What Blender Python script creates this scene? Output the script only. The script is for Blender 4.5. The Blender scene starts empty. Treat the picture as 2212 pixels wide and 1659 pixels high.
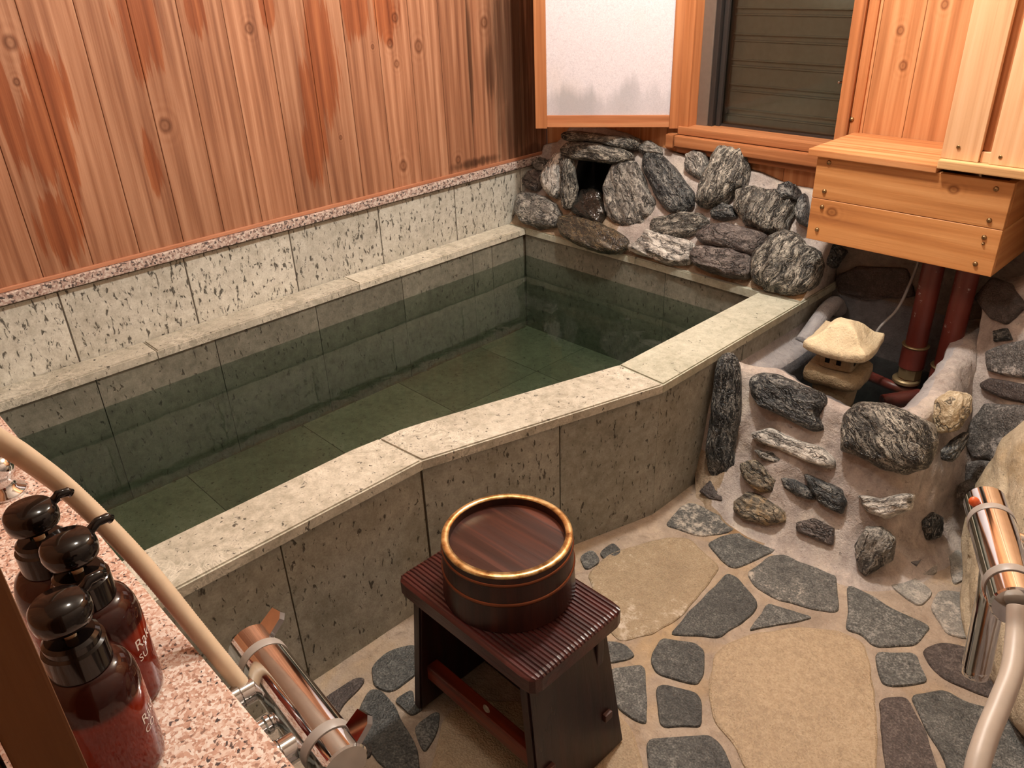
import bpy, bmesh, math, random
from mathutils import Vector, Matrix, noise as mnoise
from mathutils.geometry import intersect_line_plane
C = bpy.context.scene.collection
random.seed(7)
# ------------------------------------------------------------------ camera
FPX = 1717.63; CW, CH = 2212, 1659
cam_loc = Vector((2.34592, -2.26721, 1.39298))
cam = bpy.data.cameras.new('camera'); co = bpy.data.objects.new('camera', cam); C.objects.link(co)
co.location = cam_loc; co.rotation_euler = (1.0790575, 0.0354025, 0.7962350)
cam.sensor_fit = 'HORIZONTAL'; cam.sensor_width = 36.0; cam.lens = 36.0 * FPX / CW
cam.clip_start = 0.02; cam.clip_end = 50
bpy.context.scene.camera = co
CR = co.rotation_euler.to_matrix()

def ray(u, v):
    return (CR @ Vector(((u - CW / 2) / FPX, -(v - CH / 2) / FPX, -1.0))).normalized()
def on(u, v, axis, val):
    d = ray(u, v); return cam_loc + d * ((val - cam_loc[axis]) / d[axis])
def onpl(u, v, p0, n):
    d = ray(u, v); n = Vector(n); return cam_loc + d * ((Vector(p0) - cam_loc).dot(n) / d.dot(n))
def at(u, v, dist):
    return cam_loc + ray(u, v) * dist

# ------------------------------------------------------------------ node helper
class NB:
    def __init__(s, name):
        s.m = bpy.data.materials.new(name); s.m.use_nodes = True
        s.nt = s.m.node_tree; s.nt.nodes.clear()
        s.out = s.nt.nodes.new('ShaderNodeOutputMaterial')
        s.bsdf = s.nt.nodes.new('ShaderNodeBsdfPrincipled')
        s.nt.links.new(s.bsdf.outputs[0], s.out.inputs[0])
        s.tc = s.nt.nodes.new('ShaderNodeTexCoord')
    def put(s, sock, v):
        if v is None: return
        if isinstance(v, bpy.types.NodeSocket): s.nt.links.new(v, sock)
        else:
            if hasattr(sock.default_value, '__len__') and not hasattr(v, '__len__'): v = (v,) * len(sock.default_value)
            if hasattr(v, '__len__') and len(sock.default_value) == 4 and len(v) == 3: v = tuple(v) + (1.0,)
            sock.default_value = v
    def obj(s): return s.tc.outputs['Object']
    def map(s, v, scale=(1, 1, 1), loc=(0, 0, 0), rot=(0, 0, 0)):
        n = s.nt.nodes.new('ShaderNodeMapping'); s.put(n.inputs[0], v); s.put(n.inputs['Location'], loc)
        s.put(n.inputs['Rotation'], rot); s.put(n.inputs['Scale'], scale); return n.outputs[0]
    def noise(s, v, scale=5, detail=3, rough=.5, dist=0, col=False):
        n = s.nt.nodes.new('ShaderNodeTexNoise'); s.put(n.inputs['Vector'], v); s.put(n.inputs['Scale'], scale)
        s.put(n.inputs['Detail'], detail); s.put(n.inputs['Roughness'], rough); s.put(n.inputs['Distortion'], dist)
        return n.outputs[1 if col else 0]
    def vor(s, v, scale=5, feature='F1', out='Distance', rnd=1.0):
        n = s.nt.nodes.new('ShaderNodeTexVoronoi'); n.feature = feature; s.put(n.inputs['Vector'], v)
        s.put(n.inputs['Scale'], scale); s.put(n.inputs['Randomness'], rnd); return n.outputs[out]
    def wave(s, v, scale=5, dist=2, detail=2, dscale=1, direction='X'):
        n = s.nt.nodes.new('ShaderNodeTexWave'); n.bands_direction = direction; s.put(n.inputs['Vector'], v)
        s.put(n.inputs['Scale'], scale); s.put(n.inputs['Distortion'], dist); s.put(n.inputs['Detail'], detail)
        s.put(n.inputs['Detail Scale'], dscale); return n.outputs[1]
    def ramp(s, f, stops, interp='LINEAR'):
        n = s.nt.nodes.new('ShaderNodeValToRGB'); s.put(n.inputs[0], f); e = n.color_ramp; e.interpolation = interp
        while len(e.elements) < len(stops): e.elements.new(.5)
        for el, (p, c) in zip(e.elements, stops):
            el.position = p
            if not hasattr(c, '__len__'): c = (c, c, c)
            el.color = tuple(c) + (1.0,) if len(c) == 3 else c
        return n.outputs[0]
    def mix(s, f, a, b, mode='MIX'):
        n = s.nt.nodes.new('ShaderNodeMix'); n.data_type = 'RGBA'; n.blend_type = mode
        s.put(n.inputs[0], f); s.put(n.inputs[6], a); s.put(n.inputs[7], b); return n.outputs[2]
    def math(s, op, a, b=None, c=None, clamp=False):
        n = s.nt.nodes.new('ShaderNodeMath'); n.operation = op; n.use_clamp = clamp
        s.put(n.inputs[0], a); s.put(n.inputs[1], b); s.put(n.inputs[2], c); return n.outputs[0]
    def vmath(s, op, a, b=None):
        n = s.nt.nodes.new('ShaderNodeVectorMath'); n.operation = op; s.put(n.inputs[0], a); s.put(n.inputs[1], b)
        return n.outputs['Value'] if op in ('DISTANCE', 'LENGTH', 'DOT_PRODUCT') else n.outputs[0]
    def sstep(s, f, a, b):
        n = s.nt.nodes.new('ShaderNodeMapRange'); n.interpolation_type = 'SMOOTHSTEP'
        s.put(n.inputs[0], f); s.put(n.inputs[1], a); s.put(n.inputs[2], b); return n.outputs[0]
    def attr(s, name='rnd'):
        n = s.nt.nodes.new('ShaderNodeAttribute'); n.attribute_name = name; return n.outputs['Fac']
    def oinfo(s):
        return s.nt.nodes.new('ShaderNodeObjectInfo').outputs['Random']
    def bump(s, h, strength=.3, dist=.01):
        n = s.nt.nodes.new('ShaderNodeBump'); s.put(n.inputs['Height'], h); s.put(n.inputs['Strength'], strength)
        s.put(n.inputs['Distance'], dist); return n.outputs[0]
    def sep(s, v):
        n = s.nt.nodes.new('ShaderNodeSeparateXYZ'); s.put(n.inputs[0], v); return n.outputs
    def comb(s, x=0, y=0, z=0):
        n = s.nt.nodes.new('ShaderNodeCombineXYZ'); s.put(n.inputs[0], x); s.put(n.inputs[1], y); s.put(n.inputs[2], z); return n.outputs[0]
    def offs(s, v, r, k=37.0):
        o = s.comb(s.math('MULTIPLY', r, k), s.math('MULTIPLY', r, k * 1.7), s.math('MULTIPLY', r, k * .6)); return s.vmath('ADD', v, o)
    def done(s, col=None, rough=None, normal=None, **kw):
        if col is not None: s.put(s.bsdf.inputs['Base Color'], col)
        if rough is not None: s.put(s.bsdf.inputs['Roughness'], rough)
        if normal is not None: s.put(s.bsdf.inputs['Normal'], normal)
        for k, v in kw.items(): s.put(s.bsdf.inputs[k.replace('_', ' ')], v)
        return s.m

def plain(name, col, rough=.5, metal=0.0, **kw):
    b = NB(name); n = b.noise(b.obj(), 60, 3); c = b.mix(.25, col, b.mix(1, col, b.ramp(n, [(.3, .6), (.7, 1.0)]), 'MULTIPLY'))
    return b.done(c, rough, Metallic=metal, **kw)

def wood(name, dark, mid, light, across, along, fine=55, knots=(), stains=(), moulds=(), rough=.5, varamt=.35, gloss=.3, ringscale=9, depth=None):
    """across / along: axis indices of the board"""
    b = NB(name); P = b.sep(b.obj()); r = b.attr('rnd')
    a, l = P[across], P[along]; dpt = P[3 - across - along]
    v = b.offs(b.comb(a, l, dpt), r)
    n1 = b.noise(b.map(v, (fine, 1.6, fine)), 1, 6, .6, .3)
    n2 = b.noise(b.map(v, (9, .9, 9)), 1, 4, .55, .8)
    n3 = b.noise(b.map(v, (fine * 3, 5, fine * 3)), 1, 2)
    rg = b.wave(b.map(v, (1, .06, 1)), ringscale, 7, 2, 1.2)
    f = b.math('ADD', b.math('MULTIPLY', n1, .5), b.math('ADD', b.math('MULTIPLY', n2, .42), b.math('ADD', b.math('MULTIPLY', rg, .11), b.math('MULTIPLY', n3, .12))))
    dm = None
    if knots:
        p2 = b.comb(a, b.math('MULTIPLY', l, .8), 0)
        for (ka, kl, kr) in knots:
            d = b.math('DIVIDE', b.vmath('DISTANCE', p2, (ka, kl * .8, 0)), kr)
            dm = d if dm is None else b.math('MINIMUM', dm, d)
        dn = b.math('ADD', dm, b.math('MULTIPLY', b.math('SUBTRACT', n2, .5), .9))
        rings = b.math('MULTIPLY', b.math('SINE', b.math('MULTIPLY', dn, 5.5)), b.sstep(dm, 4.0, 1.2))
        f = b.math('ADD', f, b.math('MULTIPLY', rings, .022))
    col = b.ramp(f, [(.38, dark), (.56, mid), (.74, light)])
    var = b.math('ADD', 1 - varamt / 2, b.math('MULTIPLY', r, varamt))
    col = b.mix(1, col, b.comb(var, var, var), 'MULTIPLY')
    def blob(lst):
        dmn = None
        for (sa, sl, ra, rl) in lst:
            dd = b.vmath('DISTANCE', b.vmath('MULTIPLY', b.comb(a, l, 0), (1 / ra, 1 / rl, 0)), (sa / ra, sl / rl, 0))
            dmn = dd if dmn is None else b.math('MINIMUM', dmn, dd)
        nn = b.noise(b.map(b.comb(a, l, 0), (55, 2.2, 1)), 1, 5, .68)
        return b.math('ADD', dmn, b.math('MULTIPLY', b.math('SUBTRACT', nn, .5), 2.3))
    if stains:
        s = b.sstep(blob(stains), 1.08, .82)
        col = b.mix(b.math('MULTIPLY', s, .8), col, b.mix(1, col, (.74, .41, .20), 'MULTIPLY'))
    if moulds:
        s = b.sstep(blob(moulds), 1.5, .4)
        col = b.mix(b.math('MULTIPLY', s, .85), col, b.mix(1, col, (.22, .2, .18), 'MULTIPLY'))
    if knots:
        k = b.ramp(b.math('MULTIPLY', dn, .6), [(0, .7), (.25, .5), (.42, .95), (.55, .5), (.72, 0)])
        col = b.mix(b.math('MULTIPLY', k, .8), col, b.mix(1, col, (.32, .22, .15), 'MULTIPLY'))
    nrm = b.bump(b.math('ADD', n1, b.math('MULTIPLY', n3, .4)), .25, .004)
    return b.done(col, b.ramp(n2, [(.3, rough), (.7, rough + .15)]), nrm, Specular_IOR_Level=gloss)

def tuff(name, a, bcol, c, speck=(.045, .04, .03), rough=.7, speckrot=.5, amount=.63, deposit=None, stain=None):
    b = NB(name); r = b.attr('rnd'); v = b.offs(b.obj(), r)
    big = b.noise(v, 5, 4, .6); med = b.noise(v, 42, 5, .65)
    st = b.noise(b.map(v, (95, 95, 40), rot=(.6, speckrot, .4)), 1, 3, .55, .5)
    st2 = b.noise(b.map(v, (36, 36, 17), rot=(.3, speckrot, .9)), 1, 4, .7, .4)
    fine = b.noise(v, 210, 3, .6)
    col = b.ramp(b.math('ADD', b.math('MULTIPLY', big, .45), b.math('MULTIPLY', med, .55)), [(.36, a), (.5, bcol), (.64, c)])
    var = b.math('ADD', .85, b.math('MULTIPLY', r, .28)); col = b.mix(1, col, b.comb(var, var, var), 'MULTIPLY')
    col = b.mix(b.ramp(fine, [(.3, .30), (.6, 0)]), col, b.mix(1, col, (.45, .43, .38), 'MULTIPLY'))
    s1 = b.ramp(st, [(amount, 0), (amount + .07, 1)])
    s2 = b.ramp(st2, [(amount + .035, 0), (amount + .085, 1)])
    sp = b.math('MAXIMUM', s1, s2)
    if deposit:
        dv = b.noise(b.map(v, (1, 1, 1)), 17, 3, .6, 1.0)
        rings = b.ramp(dv, [(.44, 0), (.47, 1), (.5, 0), (.53, 1), (.555, 0)])
        zone = b.ramp(b.noise(b.obj(), 3.2, 2), [(.40, 0), (.56, 1)])
        col = b.mix(b.math('MULTIPLY', b.math('MULTIPLY', rings, zone), .55), col, deposit)
    col = b.mix(b.math('MULTIPLY', sp, .88), col, speck)
    h = b.math('SUBTRACT', b.math('ADD', b.math('MULTIPLY', fine, .3), b.math('MULTIPLY', med, .5)), b.math('MULTIPLY', sp, 1.2))
    return b.done(col, rough, b.bump(h, .5, .003), Specular_IOR_Level=.35)

def granite(name, stops, scale=170, rough=.35):
    b = NB(name); v = b.obj(); d = b.vmath('ADD', v, b.vmath('MULTIPLY', b.noise(v, 90, 3, col=True), (.012, .012, .012)))
    cells = b.sep(b.vor(d, scale, 'F1', 'Color'))[0]; blot = b.noise(v, 55, 3, .6)
    f = b.math('ADD', b.math('MULTIPLY', cells, .72), b.math('MULTIPLY', blot, .34))
    return b.done(b.ramp(f, stops), rough, b.bump(cells, .06, .002))

def schist(name, dark, mid, white, wt=.60, stretch=.13, scale=34, rough=.5, spec=.5, patch=None, bump=.8, vein=1.0):
    b = NB(name); r = b.oinfo(); v = b.offs(b.obj(), r, 11)
    w = b.vmath('ADD', v, b.vmath('MULTIPLY', b.vmath('SUBTRACT', b.noise(v, 11, 4, .6, col=True), (.5, .5, .5)), (.06, .06, .06)))
    s = b.noise(b.map(w, (stretch, 1, 1)), scale, 6, .68, .6)
    s2 = b.noise(b.map(w, (stretch * .7, 1, 1)), scale * 2.4, 5, .62, .5)
    g = b.noise(v, 20, 4, .6); g2 = b.noise(v, 46, 5, .7); fine = b.noise(v, 190, 3, .65)
    f = b.math('ADD', b.math('MULTIPLY', s, .6), b.math('ADD', b.math('MULTIPLY', s2, .25), b.math('MULTIPLY', g2, .15)))
    col = b.ramp(f, [(.34, dark), (.56, mid)])
    ab = lambda x, c: b.math('ABSOLUTE', b.math('SUBTRACT', x, c))
    band = b.ramp(f, [(wt - .045, 0), (wt - .01, 1)])
    v1 = b.ramp(ab(s, .5), [(0, 1), (.014 * vein, .85), (.034 * vein, 0)])
    v2 = b.ramp(ab(s2, .53), [(0, 1), (.02 * vein, .7), (.05 * vein, 0)])
    msk = b.ramp(g, [(.40, 0), (.58, 1)])
    vm = b.math('MAXIMUM', b.math('MULTIPLY', v1, b.math('ADD', .35, b.math('MULTIPLY', msk, .65))), b.math('MAXIMUM', b.math('MULTIPLY', b.math('MULTIPLY', v2, msk), .75), band))
    vm = b.math('MULTIPLY', vm, b.ramp(g2, [(.32, .25), (.55, 1)]))
    col = b.mix(vm, col, b.mix(b.ramp(fine, [(.4, 0), (.65, .5)]), white, mid))
    col = b.mix(b.ramp(fine, [(.60, 0), (.70, .5)]), col, white)
    if patch:
        col = b.mix(b.ramp(b.noise(b.obj(), 11, 4, .6), [(.50, 0), (.58, .9)]), col, b.mix(b.ramp(fine, [(.4, 0), (.6, .5)]), patch, b.mix(1, patch, (.4, .38, .35), 'MULTIPLY')))
    crack = b.ramp(ab(b.noise(b.map(w, (stretch * 1.5, 1, 1)), scale * .8, 3, .6, .3), .47), [(0, 1), (.012, .6), (.03, 0)])
    col = b.mix(b.math('MULTIPLY', crack, .85), col, (.006, .006, .006))
    h = b.math('SUBTRACT', b.math('ADD', f, b.math('ADD', b.math('MULTIPLY', fine, .22), b.math('MULTIPLY', g2, .3))), b.math('MULTIPLY', crack, .25))
    return b.done(col, b.ramp(g, [(.35, max(rough - .2, .05)), (.65, rough + .1)]), b.bump(h, bump, .016), Specular_IOR_Level=spec)

def flag(name, dark, mid, light, crust=None, rough=.5):
    b = NB(name); v = b.offs(b.obj(), b.attr('rnd')); big = b.noise(v, 7, 4, .6); med = b.noise(v, 60, 5, .7); fine = b.noise(v, 240, 2)
    f = b.math('ADD', b.math('MULTIPLY', big, .3), b.math('ADD', b.math('MULTIPLY', med, .4), b.math('MULTIPLY', fine, .3)))
    col = b.ramp(f, [(.38, dark), (.52, mid), (.66, light)])
    var = b.math('ADD', .75, b.math('MULTIPLY', b.attr('rnd'), .5)); col = b.mix(1, col, b.comb(var, var, var), 'MULTIPLY')
    if crust: col = b.mix(b.ramp(b.math('ADD', b.math('MULTIPLY', big, .6), b.math('MULTIPLY', med, .4)), [(.53, 0), (.62, .85)]), col, crust)
    return b.done(col, b.ramp(big, [(.35, rough - .12), (.65, rough + .2)]), b.bump(f, .9, .008), Specular_IOR_Level=.45)

def mortar(name, a, bc, stain=None, rough=.8):
    b = NB(name); v = b.obj(); big = b.noise(v, 5, 5, .6, .4); med = b.noise(v, 30, 5, .65); fine = b.noise(v, 220, 3)
    f = b.math('ADD', b.math('MULTIPLY', big, .5), b.math('ADD', b.math('MULTIPLY', med, .35), b.math('MULTIPLY', fine, .15)))
    col = b.ramp(f, [(.36, a), (.62, bc)])
    if stain: col = b.mix(b.ramp(b.noise(v, 3.4, 4, .6, .6), [(.54, 0), (.68, .75)]), col, stain)
    col = b.mix(b.ramp(b.noise(v, 13, 6, .72, .5), [(.50, 0), (.66, .55)]), col, b.mix(1, col, (1.35, 1.33, 1.28), 'MULTIPLY'))
    col = b.mix(b.ramp(b.noise(v, 19, 6, .75, 1.0), [(.56, 0), (.70, .6)]), col, b.mix(1, col, (.45, .42, .40), 'MULTIPLY'))
    col = b.mix(b.ramp(b.noise(v, 75, 3, .7), [(.66, 0), (.72, .6)]), col, (.05, .045, .04))
    return b.done(col, rough, b.bump(b.math('ADD', med, b.math('MULTIPLY', fine, .3)), .6, .012), Specular_IOR_Level=.25)

# ------------------------------------------------------------------ mesh helper
def mobj(name, bm, mats, parent=None, smooth=False, auto=None, matrix=None):
    me = bpy.data.meshes.new(name); bmesh.ops.recalc_face_normals(bm, faces=bm.faces[:]); bm.to_mesh(me); bm.free()
    for m in (mats if isinstance(mats, (list, tuple)) else [mats]): me.materials.append(m)
    if smooth: me.shade_smooth()
    o = bpy.data.objects.new(name, me); C.objects.link(o)
    if auto is not None:
        me.shade_smooth()
        try: me.set_sharp_from_angle(angle=auto)
        except Exception: pass
    if matrix is not None: o.matrix_world = matrix
    if parent is not None:
        o.parent = parent
        bpy.context.view_layer.update()
        o.matrix_parent_inverse = parent.matrix_world.inverted()
    return o
def tag(o, label=None, cat=None, group=None, kind=None):
    if label: o['label'] = label
    if cat: o['category'] = cat
    if group: o['group'] = group
    if kind: o['kind'] = kind
    return o
def empty(name, loc, label, cat, group=None):
    o = bpy.data.objects.new(name, None); C.objects.link(o); o.location = loc; o.empty_display_size = .05
    tag(o, label, cat, group); bpy.context.view_layer.update(); return o
def rl(bm): return bm.faces.layers.float.get('rnd') or bm.faces.layers.float.new('rnd')
def box(bm, lo, hi, bev=0, rnd=None, M=None, mi=0, seg=2):
    L = rl(bm); n0 = set(bm.faces); ms = [(lo[i] + hi[i]) / 2 for i in range(3)]; sz = [abs(hi[i] - lo[i]) for i in range(3)]
    g = bmesh.ops.create_cube(bm, size=1); vs = g['verts']
    for v in vs: v.co = Vector((v.co.x * sz[0] + ms[0], v.co.y * sz[1] + ms[1], v.co.z * sz[2] + ms[2]))
    if bev:
        es = list({e for v in vs for e in v.link_edges}); bmesh.ops.bevel(bm, geom=es, offset=bev, segments=seg, affect='EDGES', profile=.6)
    nf = [f for f in bm.faces if f not in n0]; r = random.random() if rnd is None else rnd
    for f in nf: f[L] = r; f.material_index = mi
    if M is not None:
        for v in {v for f in nf for v in f.verts}: v.co = M @ v.co
    return nf
def prism(bm, pts, z0, z1, bev=0, rnd=None, mi=0, M=None):
    """extrude an xy polygon from z0 to z1"""
    L = rl(bm); n0 = set(bm.faces)
    lo = [bm.verts.new((p[0], p[1], z0)) for p in pts]; hi = [bm.verts.new((p[0], p[1], z1)) for p in pts]; n = len(pts)
    bm.faces.new(lo[::-1]); top = bm.faces.new(hi)
    for i in range(n): bm.faces.new((lo[i], lo[(i + 1) % n], hi[(i + 1) % n], hi[i]))
    if bev: bmesh.ops.bevel(bm, geom=list(top.edges), offset=bev, segments=2, affect='EDGES')
    nf = [f for f in bm.faces if f not in n0]; r = random.random() if rnd is None else rnd
    for f in nf: f[L] = r; f.material_index = mi
    if M is not None:
        for v in {v for f in nf for v in f.verts}: v.co = M @ v.co
    return nf
def lathe(bm, prof, seg=40, M=None, mi=0):
    rings = []
    for (r, z) in prof:
        if r < 1e-6: rings.append([bm.verts.new((0, 0, z))])
        else: rings.append([bm.verts.new((r * math.cos(2 * math.pi * i / seg), r * math.sin(2 * math.pi * i / seg), z)) for i in range(seg)])
    fs = []
    for A, B in zip(rings, rings[1:]):
        for i in range(seg):
            j = (i + 1) % seg
            if len(A) == 1 and len(B) == 1: continue
            if len(A) == 1: fs.append(bm.faces.new((A[0], B[i], B[j])))
            elif len(B) == 1: fs.append(bm.faces.new((A[i], A[j], B[0])))
            else: fs.append(bm.faces.new((A[i], A[j], B[j], B[i])))
    for f in fs: f.material_index = mi
    if M is not None:
        for R in rings:
            for v in R: v.co = M @ v.co
    return fs
def axisM(p, d, up=(0, 0, 1)):
    """matrix whose local z runs along d, at p"""
    z = Vector(d).normalized(); u = Vector(up)
    if abs(z.dot(u)) > .98: u = Vector((1, 0, 0))
    x = u.cross(z).normalized(); y = z.cross(x)
    M = Matrix((x, y, z)).transposed().to_4x4(); M.translation = Vector(p); return M
def cyl(bm, p, q, r, seg=32, bev=0.0, r2=None, mi=0):
    p, q = Vector(p), Vector(q); L = (q - p).length; r2 = r if r2 is None else r2
    pr = [(0, 0), (r - bev, 0), (r, bev), (r2, L - bev), (r2 - bev, L), (0, L)] if bev else [(0, 0), (r, 0), (r2, L), (0, L)]
    return lathe(bm, pr, seg, axisM(p, q - p), mi)
def spline(pts, n=12):
    pts = [Vector(p) for p in pts]; P = [pts[0] * 2 - pts[1]] + pts + [pts[-1] * 2 - pts[-2]]; out = []
    for i in range(1, len(P) - 2):
        for k in range(n):
            t = k / n; a, b, c, d = P[i - 1:i + 3]
            out.append(.5 * ((2 * b) + (c - a) * t + (2 * a - 5 * b + 4 * c - d) * t * t + (3 * b - a - 3 * c + d) * t ** 3))
    out.append(pts[-1]); return out
def tube(bm, pts, r, seg=16, ridge=0, mi=0, caps=True):
    rings = []; prev = None
    for i, p in enumerate(pts):
        t = (pts[min(i + 1, len(pts) - 1)] - pts[max(i - 1, 0)]).normalized()
        if prev is None: x = t.orthogonal().normalized()
        else: x = (prev - t * prev.dot(t)).normalized()
        prev = x; y = t.cross(x); rr = (r(i / (len(pts) - 1)) if callable(r) else r) * (1 + (ridge if i % 2 else 0))
        rings.append([bm.verts.new(p + (x * math.cos(2 * math.pi * k / seg) + y * math.sin(2 * math.pi * k / seg)) * rr) for k in range(seg)])
    for A, B in zip(rings, rings[1:]):
        for k in range(seg):
            f = bm.faces.new((A[k], A[(k + 1) % seg], B[(k + 1) % seg], B[k])); f.material_index = mi
    if caps: bm.faces.new(rings[0][::-1]).material_index = mi; bm.faces.new(rings[-1]).material_index = mi
def chaikin(p, it=2):
    for _ in range(it):
        q = []
        for i in range(len(p)):
            a, b = p[i], p[(i + 1) % len(p)]; q += [a * .8 + b * .2, a * .2 + b * .8]
        p = q
    return p
def fnoise(v, o=4): return mnoise.fractal(v, 1.0, 2.0, o)

def rock(parent, poly, p0, n, th, mat, name='rock', back=.5, seed=0, seg=96, ring=34, amp=.10, strat=.5, sq=.5, label=None, lean=None, grow=1.07):
    """a stone whose widest outline is the polygon (seen in the photograph) on the plane p0/n, th deep to the front"""
    n = Vector(n).normalized(); pts = [onpl(u, v, p0, n) for u, v in poly]; c = sum(pts, Vector()) / len(pts)
    u0 = Vector((1, 0, 0)) - n * n.x
    if u0.length < .2: u0 = Vector((0, 1, 0)) - n * n.y
    u0.normalize(); v0 = n.cross(u0)
    q = [((p - c).dot(u0), (p - c).dot(v0)) for p in pts]
    sxx = sum(a * a for a, b in q); syy = sum(b * b for a, b in q); sxy = sum(a * b for a, b in q)
    ang = .5 * math.atan2(2 * sxy, sxx - syy)
    if lean is not None: ang = lean
    u = u0 * math.cos(ang) + v0 * math.sin(ang); v = n.cross(u)
    q = [((p - c).dot(u), (p - c).dot(v)) for p in pts]; m = len(q)
    def rad(t):
        dx, dy = math.cos(t), math.sin(t); best = 0
        for i in range(m):
            x1, y1 = q[i]; x2, y2 = q[(i + 1) % m]; ex, ey = x2 - x1, y2 - y1; den = dx * ey - dy * ex
            if abs(den) < 1e-12: continue
            s = (x1 * ey - y1 * ex) / den; w = (x1 * dy - y1 * dx) / den
            if s > 0 and -1e-6 <= w <= 1 + 1e-6: best = max(best, s)
        return best
    R = [rad(2 * math.pi * i / seg) for i in range(seg)]; mean = sum(R) / seg
    R = [r if r > 0 else mean for r in R]
    R = [(R[i - 1] + 2 * R[i] + R[(i + 1) % seg]) / 4 * grow for i in range(seg)]
    bm = bmesh.new(); rows = []; so = Vector((seed * 3.1, seed * 1.7, seed * 2.3)); k = 1 / max(mean, .01)
    for j in range(ring + 1):
        ph = -math.pi / 2 + math.pi * j / ring; s, cc = math.sin(ph), max(math.cos(ph), 0)
        f = cc ** sq; z = (th if s > 0 else th * back) * math.copysign(abs(s) ** .8, s); row = []
        for i in range(seg if 0 < j < ring else 1):
            t = 2 * math.pi * i / seg; p = Vector((R[i] * f * math.cos(t), R[i] * f * math.sin(t), z))
            dirn = Vector((p.x / mean ** 2, p.y / mean ** 2, p.z / th ** 2)); dirn = dirn.normalized() if dirn.length > 0 else Vector((0, 0, 1))
            d = fnoise(Vector((p.x * k * .9, p.y * k * 1.2, p.z * k * 1.2)) + so) * amp * .8
            d += (mnoise.noise(Vector((p.x * k * .5, p.y * k * 3.2 + p.z * k * 1.6, p.z * k * 2.2)) * 1.6 + so) ) * amp * strat
            d += fnoise(Vector((p.x * k * 1.6, p.y * k * 5, p.z * k * 5)) + so, 4) * amp * .45
            st_ = p.y * k * 2.6 + p.z * k * 1.2 + .9 * mnoise.noise(Vector((p.x * k * .8, p.y * k, p.z * k)) + so); d += ((st_ % 1.0) ** 2 - .33) * amp * strat * .8
            cw = mnoise.voronoi(Vector((p.x * k * .9, p.y * k * 1.4, p.z * k * 1.4)) + so)[0]; d += (cw[1] - cw[0] - .3) * amp * .9
            p = p + dirn * d * mean * (.45 + .55 * max(s, 0)); wp_ = c + u * p.x + v * p.y + n * p.z
            wp_.y = min(wp_.y, YW - .004); wp_.x = min(max(wp_.x, .003), XR - .004)
            if parent is not None and parent.name.startswith('rock_fountain') and (wp_.x < 1.318 and wp_.y > -.045): wp_.z = max(wp_.z, H + .002)
            p = Vector(((wp_ - c).dot(u), (wp_ - c).dot(v), (wp_ - c).dot(n)))
            row.append(bm.verts.new(p))
        rows.append(row)
    for A, B in zip(rows, rows[1:]):
        for i in range(seg):
            i2 = (i + 1) % seg
            if len(A) == 1: bm.faces.new((A[0], B[i2], B[i]))
            elif len(B) == 1: bm.faces.new((A[i], A[i2], B[0]))
            else: bm.faces.new((A[i], A[i2], B[i2], B[i]))
    M = Matrix((u, v, n)).transposed().to_4x4(); M.translation = c
    o = mobj(name, bm, mat, parent, smooth=True, matrix=M)
    if label: o['label'] = label
    return o
def T(l, s, ox, oy): return [(ox + x * s, oy + y * s) for x, y in l]

YW = .20; XR = 2.42; YF = -2.75; ZC = 2.35; H = .42
# ------------------------------------------------------------------ materials
kn = [on(u, v, 0, 0.) for u, v in ((22, 92), (36, 177), (357, 271), (538, 61), (853, 38), (842, 94), (904, 100), (857, 138), (1046, 48), (871, 358), (990, 345), (805, 101), (736, 297))]
kr = [.017, .009, .018, .013, .012, .013, .017, .011, .017, .017, .013, .006, .006]
knots_l = [(p.y, p.z, r) for p, r in zip(kn, kr)]
def stn(u, v, ra, rl): p = on(u, v, 0, 0.); return (p.y, p.z, ra, rl)
stains_l = [stn(105, 200, .052, .13), (*stn(125, 260, .026, .2),), stn(92, 300, .045, .12), stn(125, 500, .05, .10), stn(150, 420, .02, .12), stn(15, 240, .03, .16),
            stn(300, 40, .06, .16), stn(420, 20, .03, .08), stn(690, 120, .055, .22), stn(680, 260, .035, .2), stn(672, 340, .03, .1), stn(765, 20, .05, .10), stn(830, 20, .05, .1), stn(575, 10, .03, .06), stn(330, 360, .02, .1)]
moulds_l = [stn(1105, 100, .12, .34), stn(1120, 250, .11, .2), stn(1015, 130, .012, .22), stn(1060, 150, .03, .1), stn(1030, 350, .12, .016), stn(1150, 330, .12, .05), stn(1165, 100, .06, .5)]
M_wall = wood('cedar_wall_boards', (.17, .066, .034), (.325, .145, .076), (.50, .265, .155), 1, 2, 75, knots_l, stains_l, moulds_l, .55, .22)
kb = [on(u, v, 1, .2) for u, v in ((1945, 66), (1950, 142), (2040, 10), (1474, 303))]
M_back = wood('cedar_back_boards', (.30, .11, .04), (.47, .20, .08), (.58, .30, .14), 0, 2, 60, [(p.x, p.z, .012) for p in kb], rough=.5, varamt=.3)
bm_kn = [on(u, v, 1, -.074) for u, v in ((1797, 458), (2060, 410))]
M_box = wood('box_boards', (.33, .125, .042), (.52, .225, .075), (.63, .31, .12), 2, 0, 45, [(p.z, p.x, .012) for p in bm_kn], rough=.42, varamt=.15, ringscale=6)
M_lid = wood('box_lid_wood', (.33, .11, .04), (.52, .215, .08), (.68, .36, .17), 1, 0, 40, rough=.35, varamt=.1)
M_pale = wood('pale_cedar_boards', (.60, .31, .15), (.74, .43, .23), (.82, .52, .30), 0, 2, 70, rough=.5, varamt=.12)
M_ledge = wood('pale_ledge_wood', (.52, .28, .12), (.70, .43, .2), (.80, .54, .28), 1, 0, 60, rough=.5, varamt=.1)
M_frame = wood('window_frame_wood', (.23, .075, .028), (.40, .15, .055), (.52, .22, .09), 0, 2, 70, rough=.45, varamt=.25)
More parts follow.
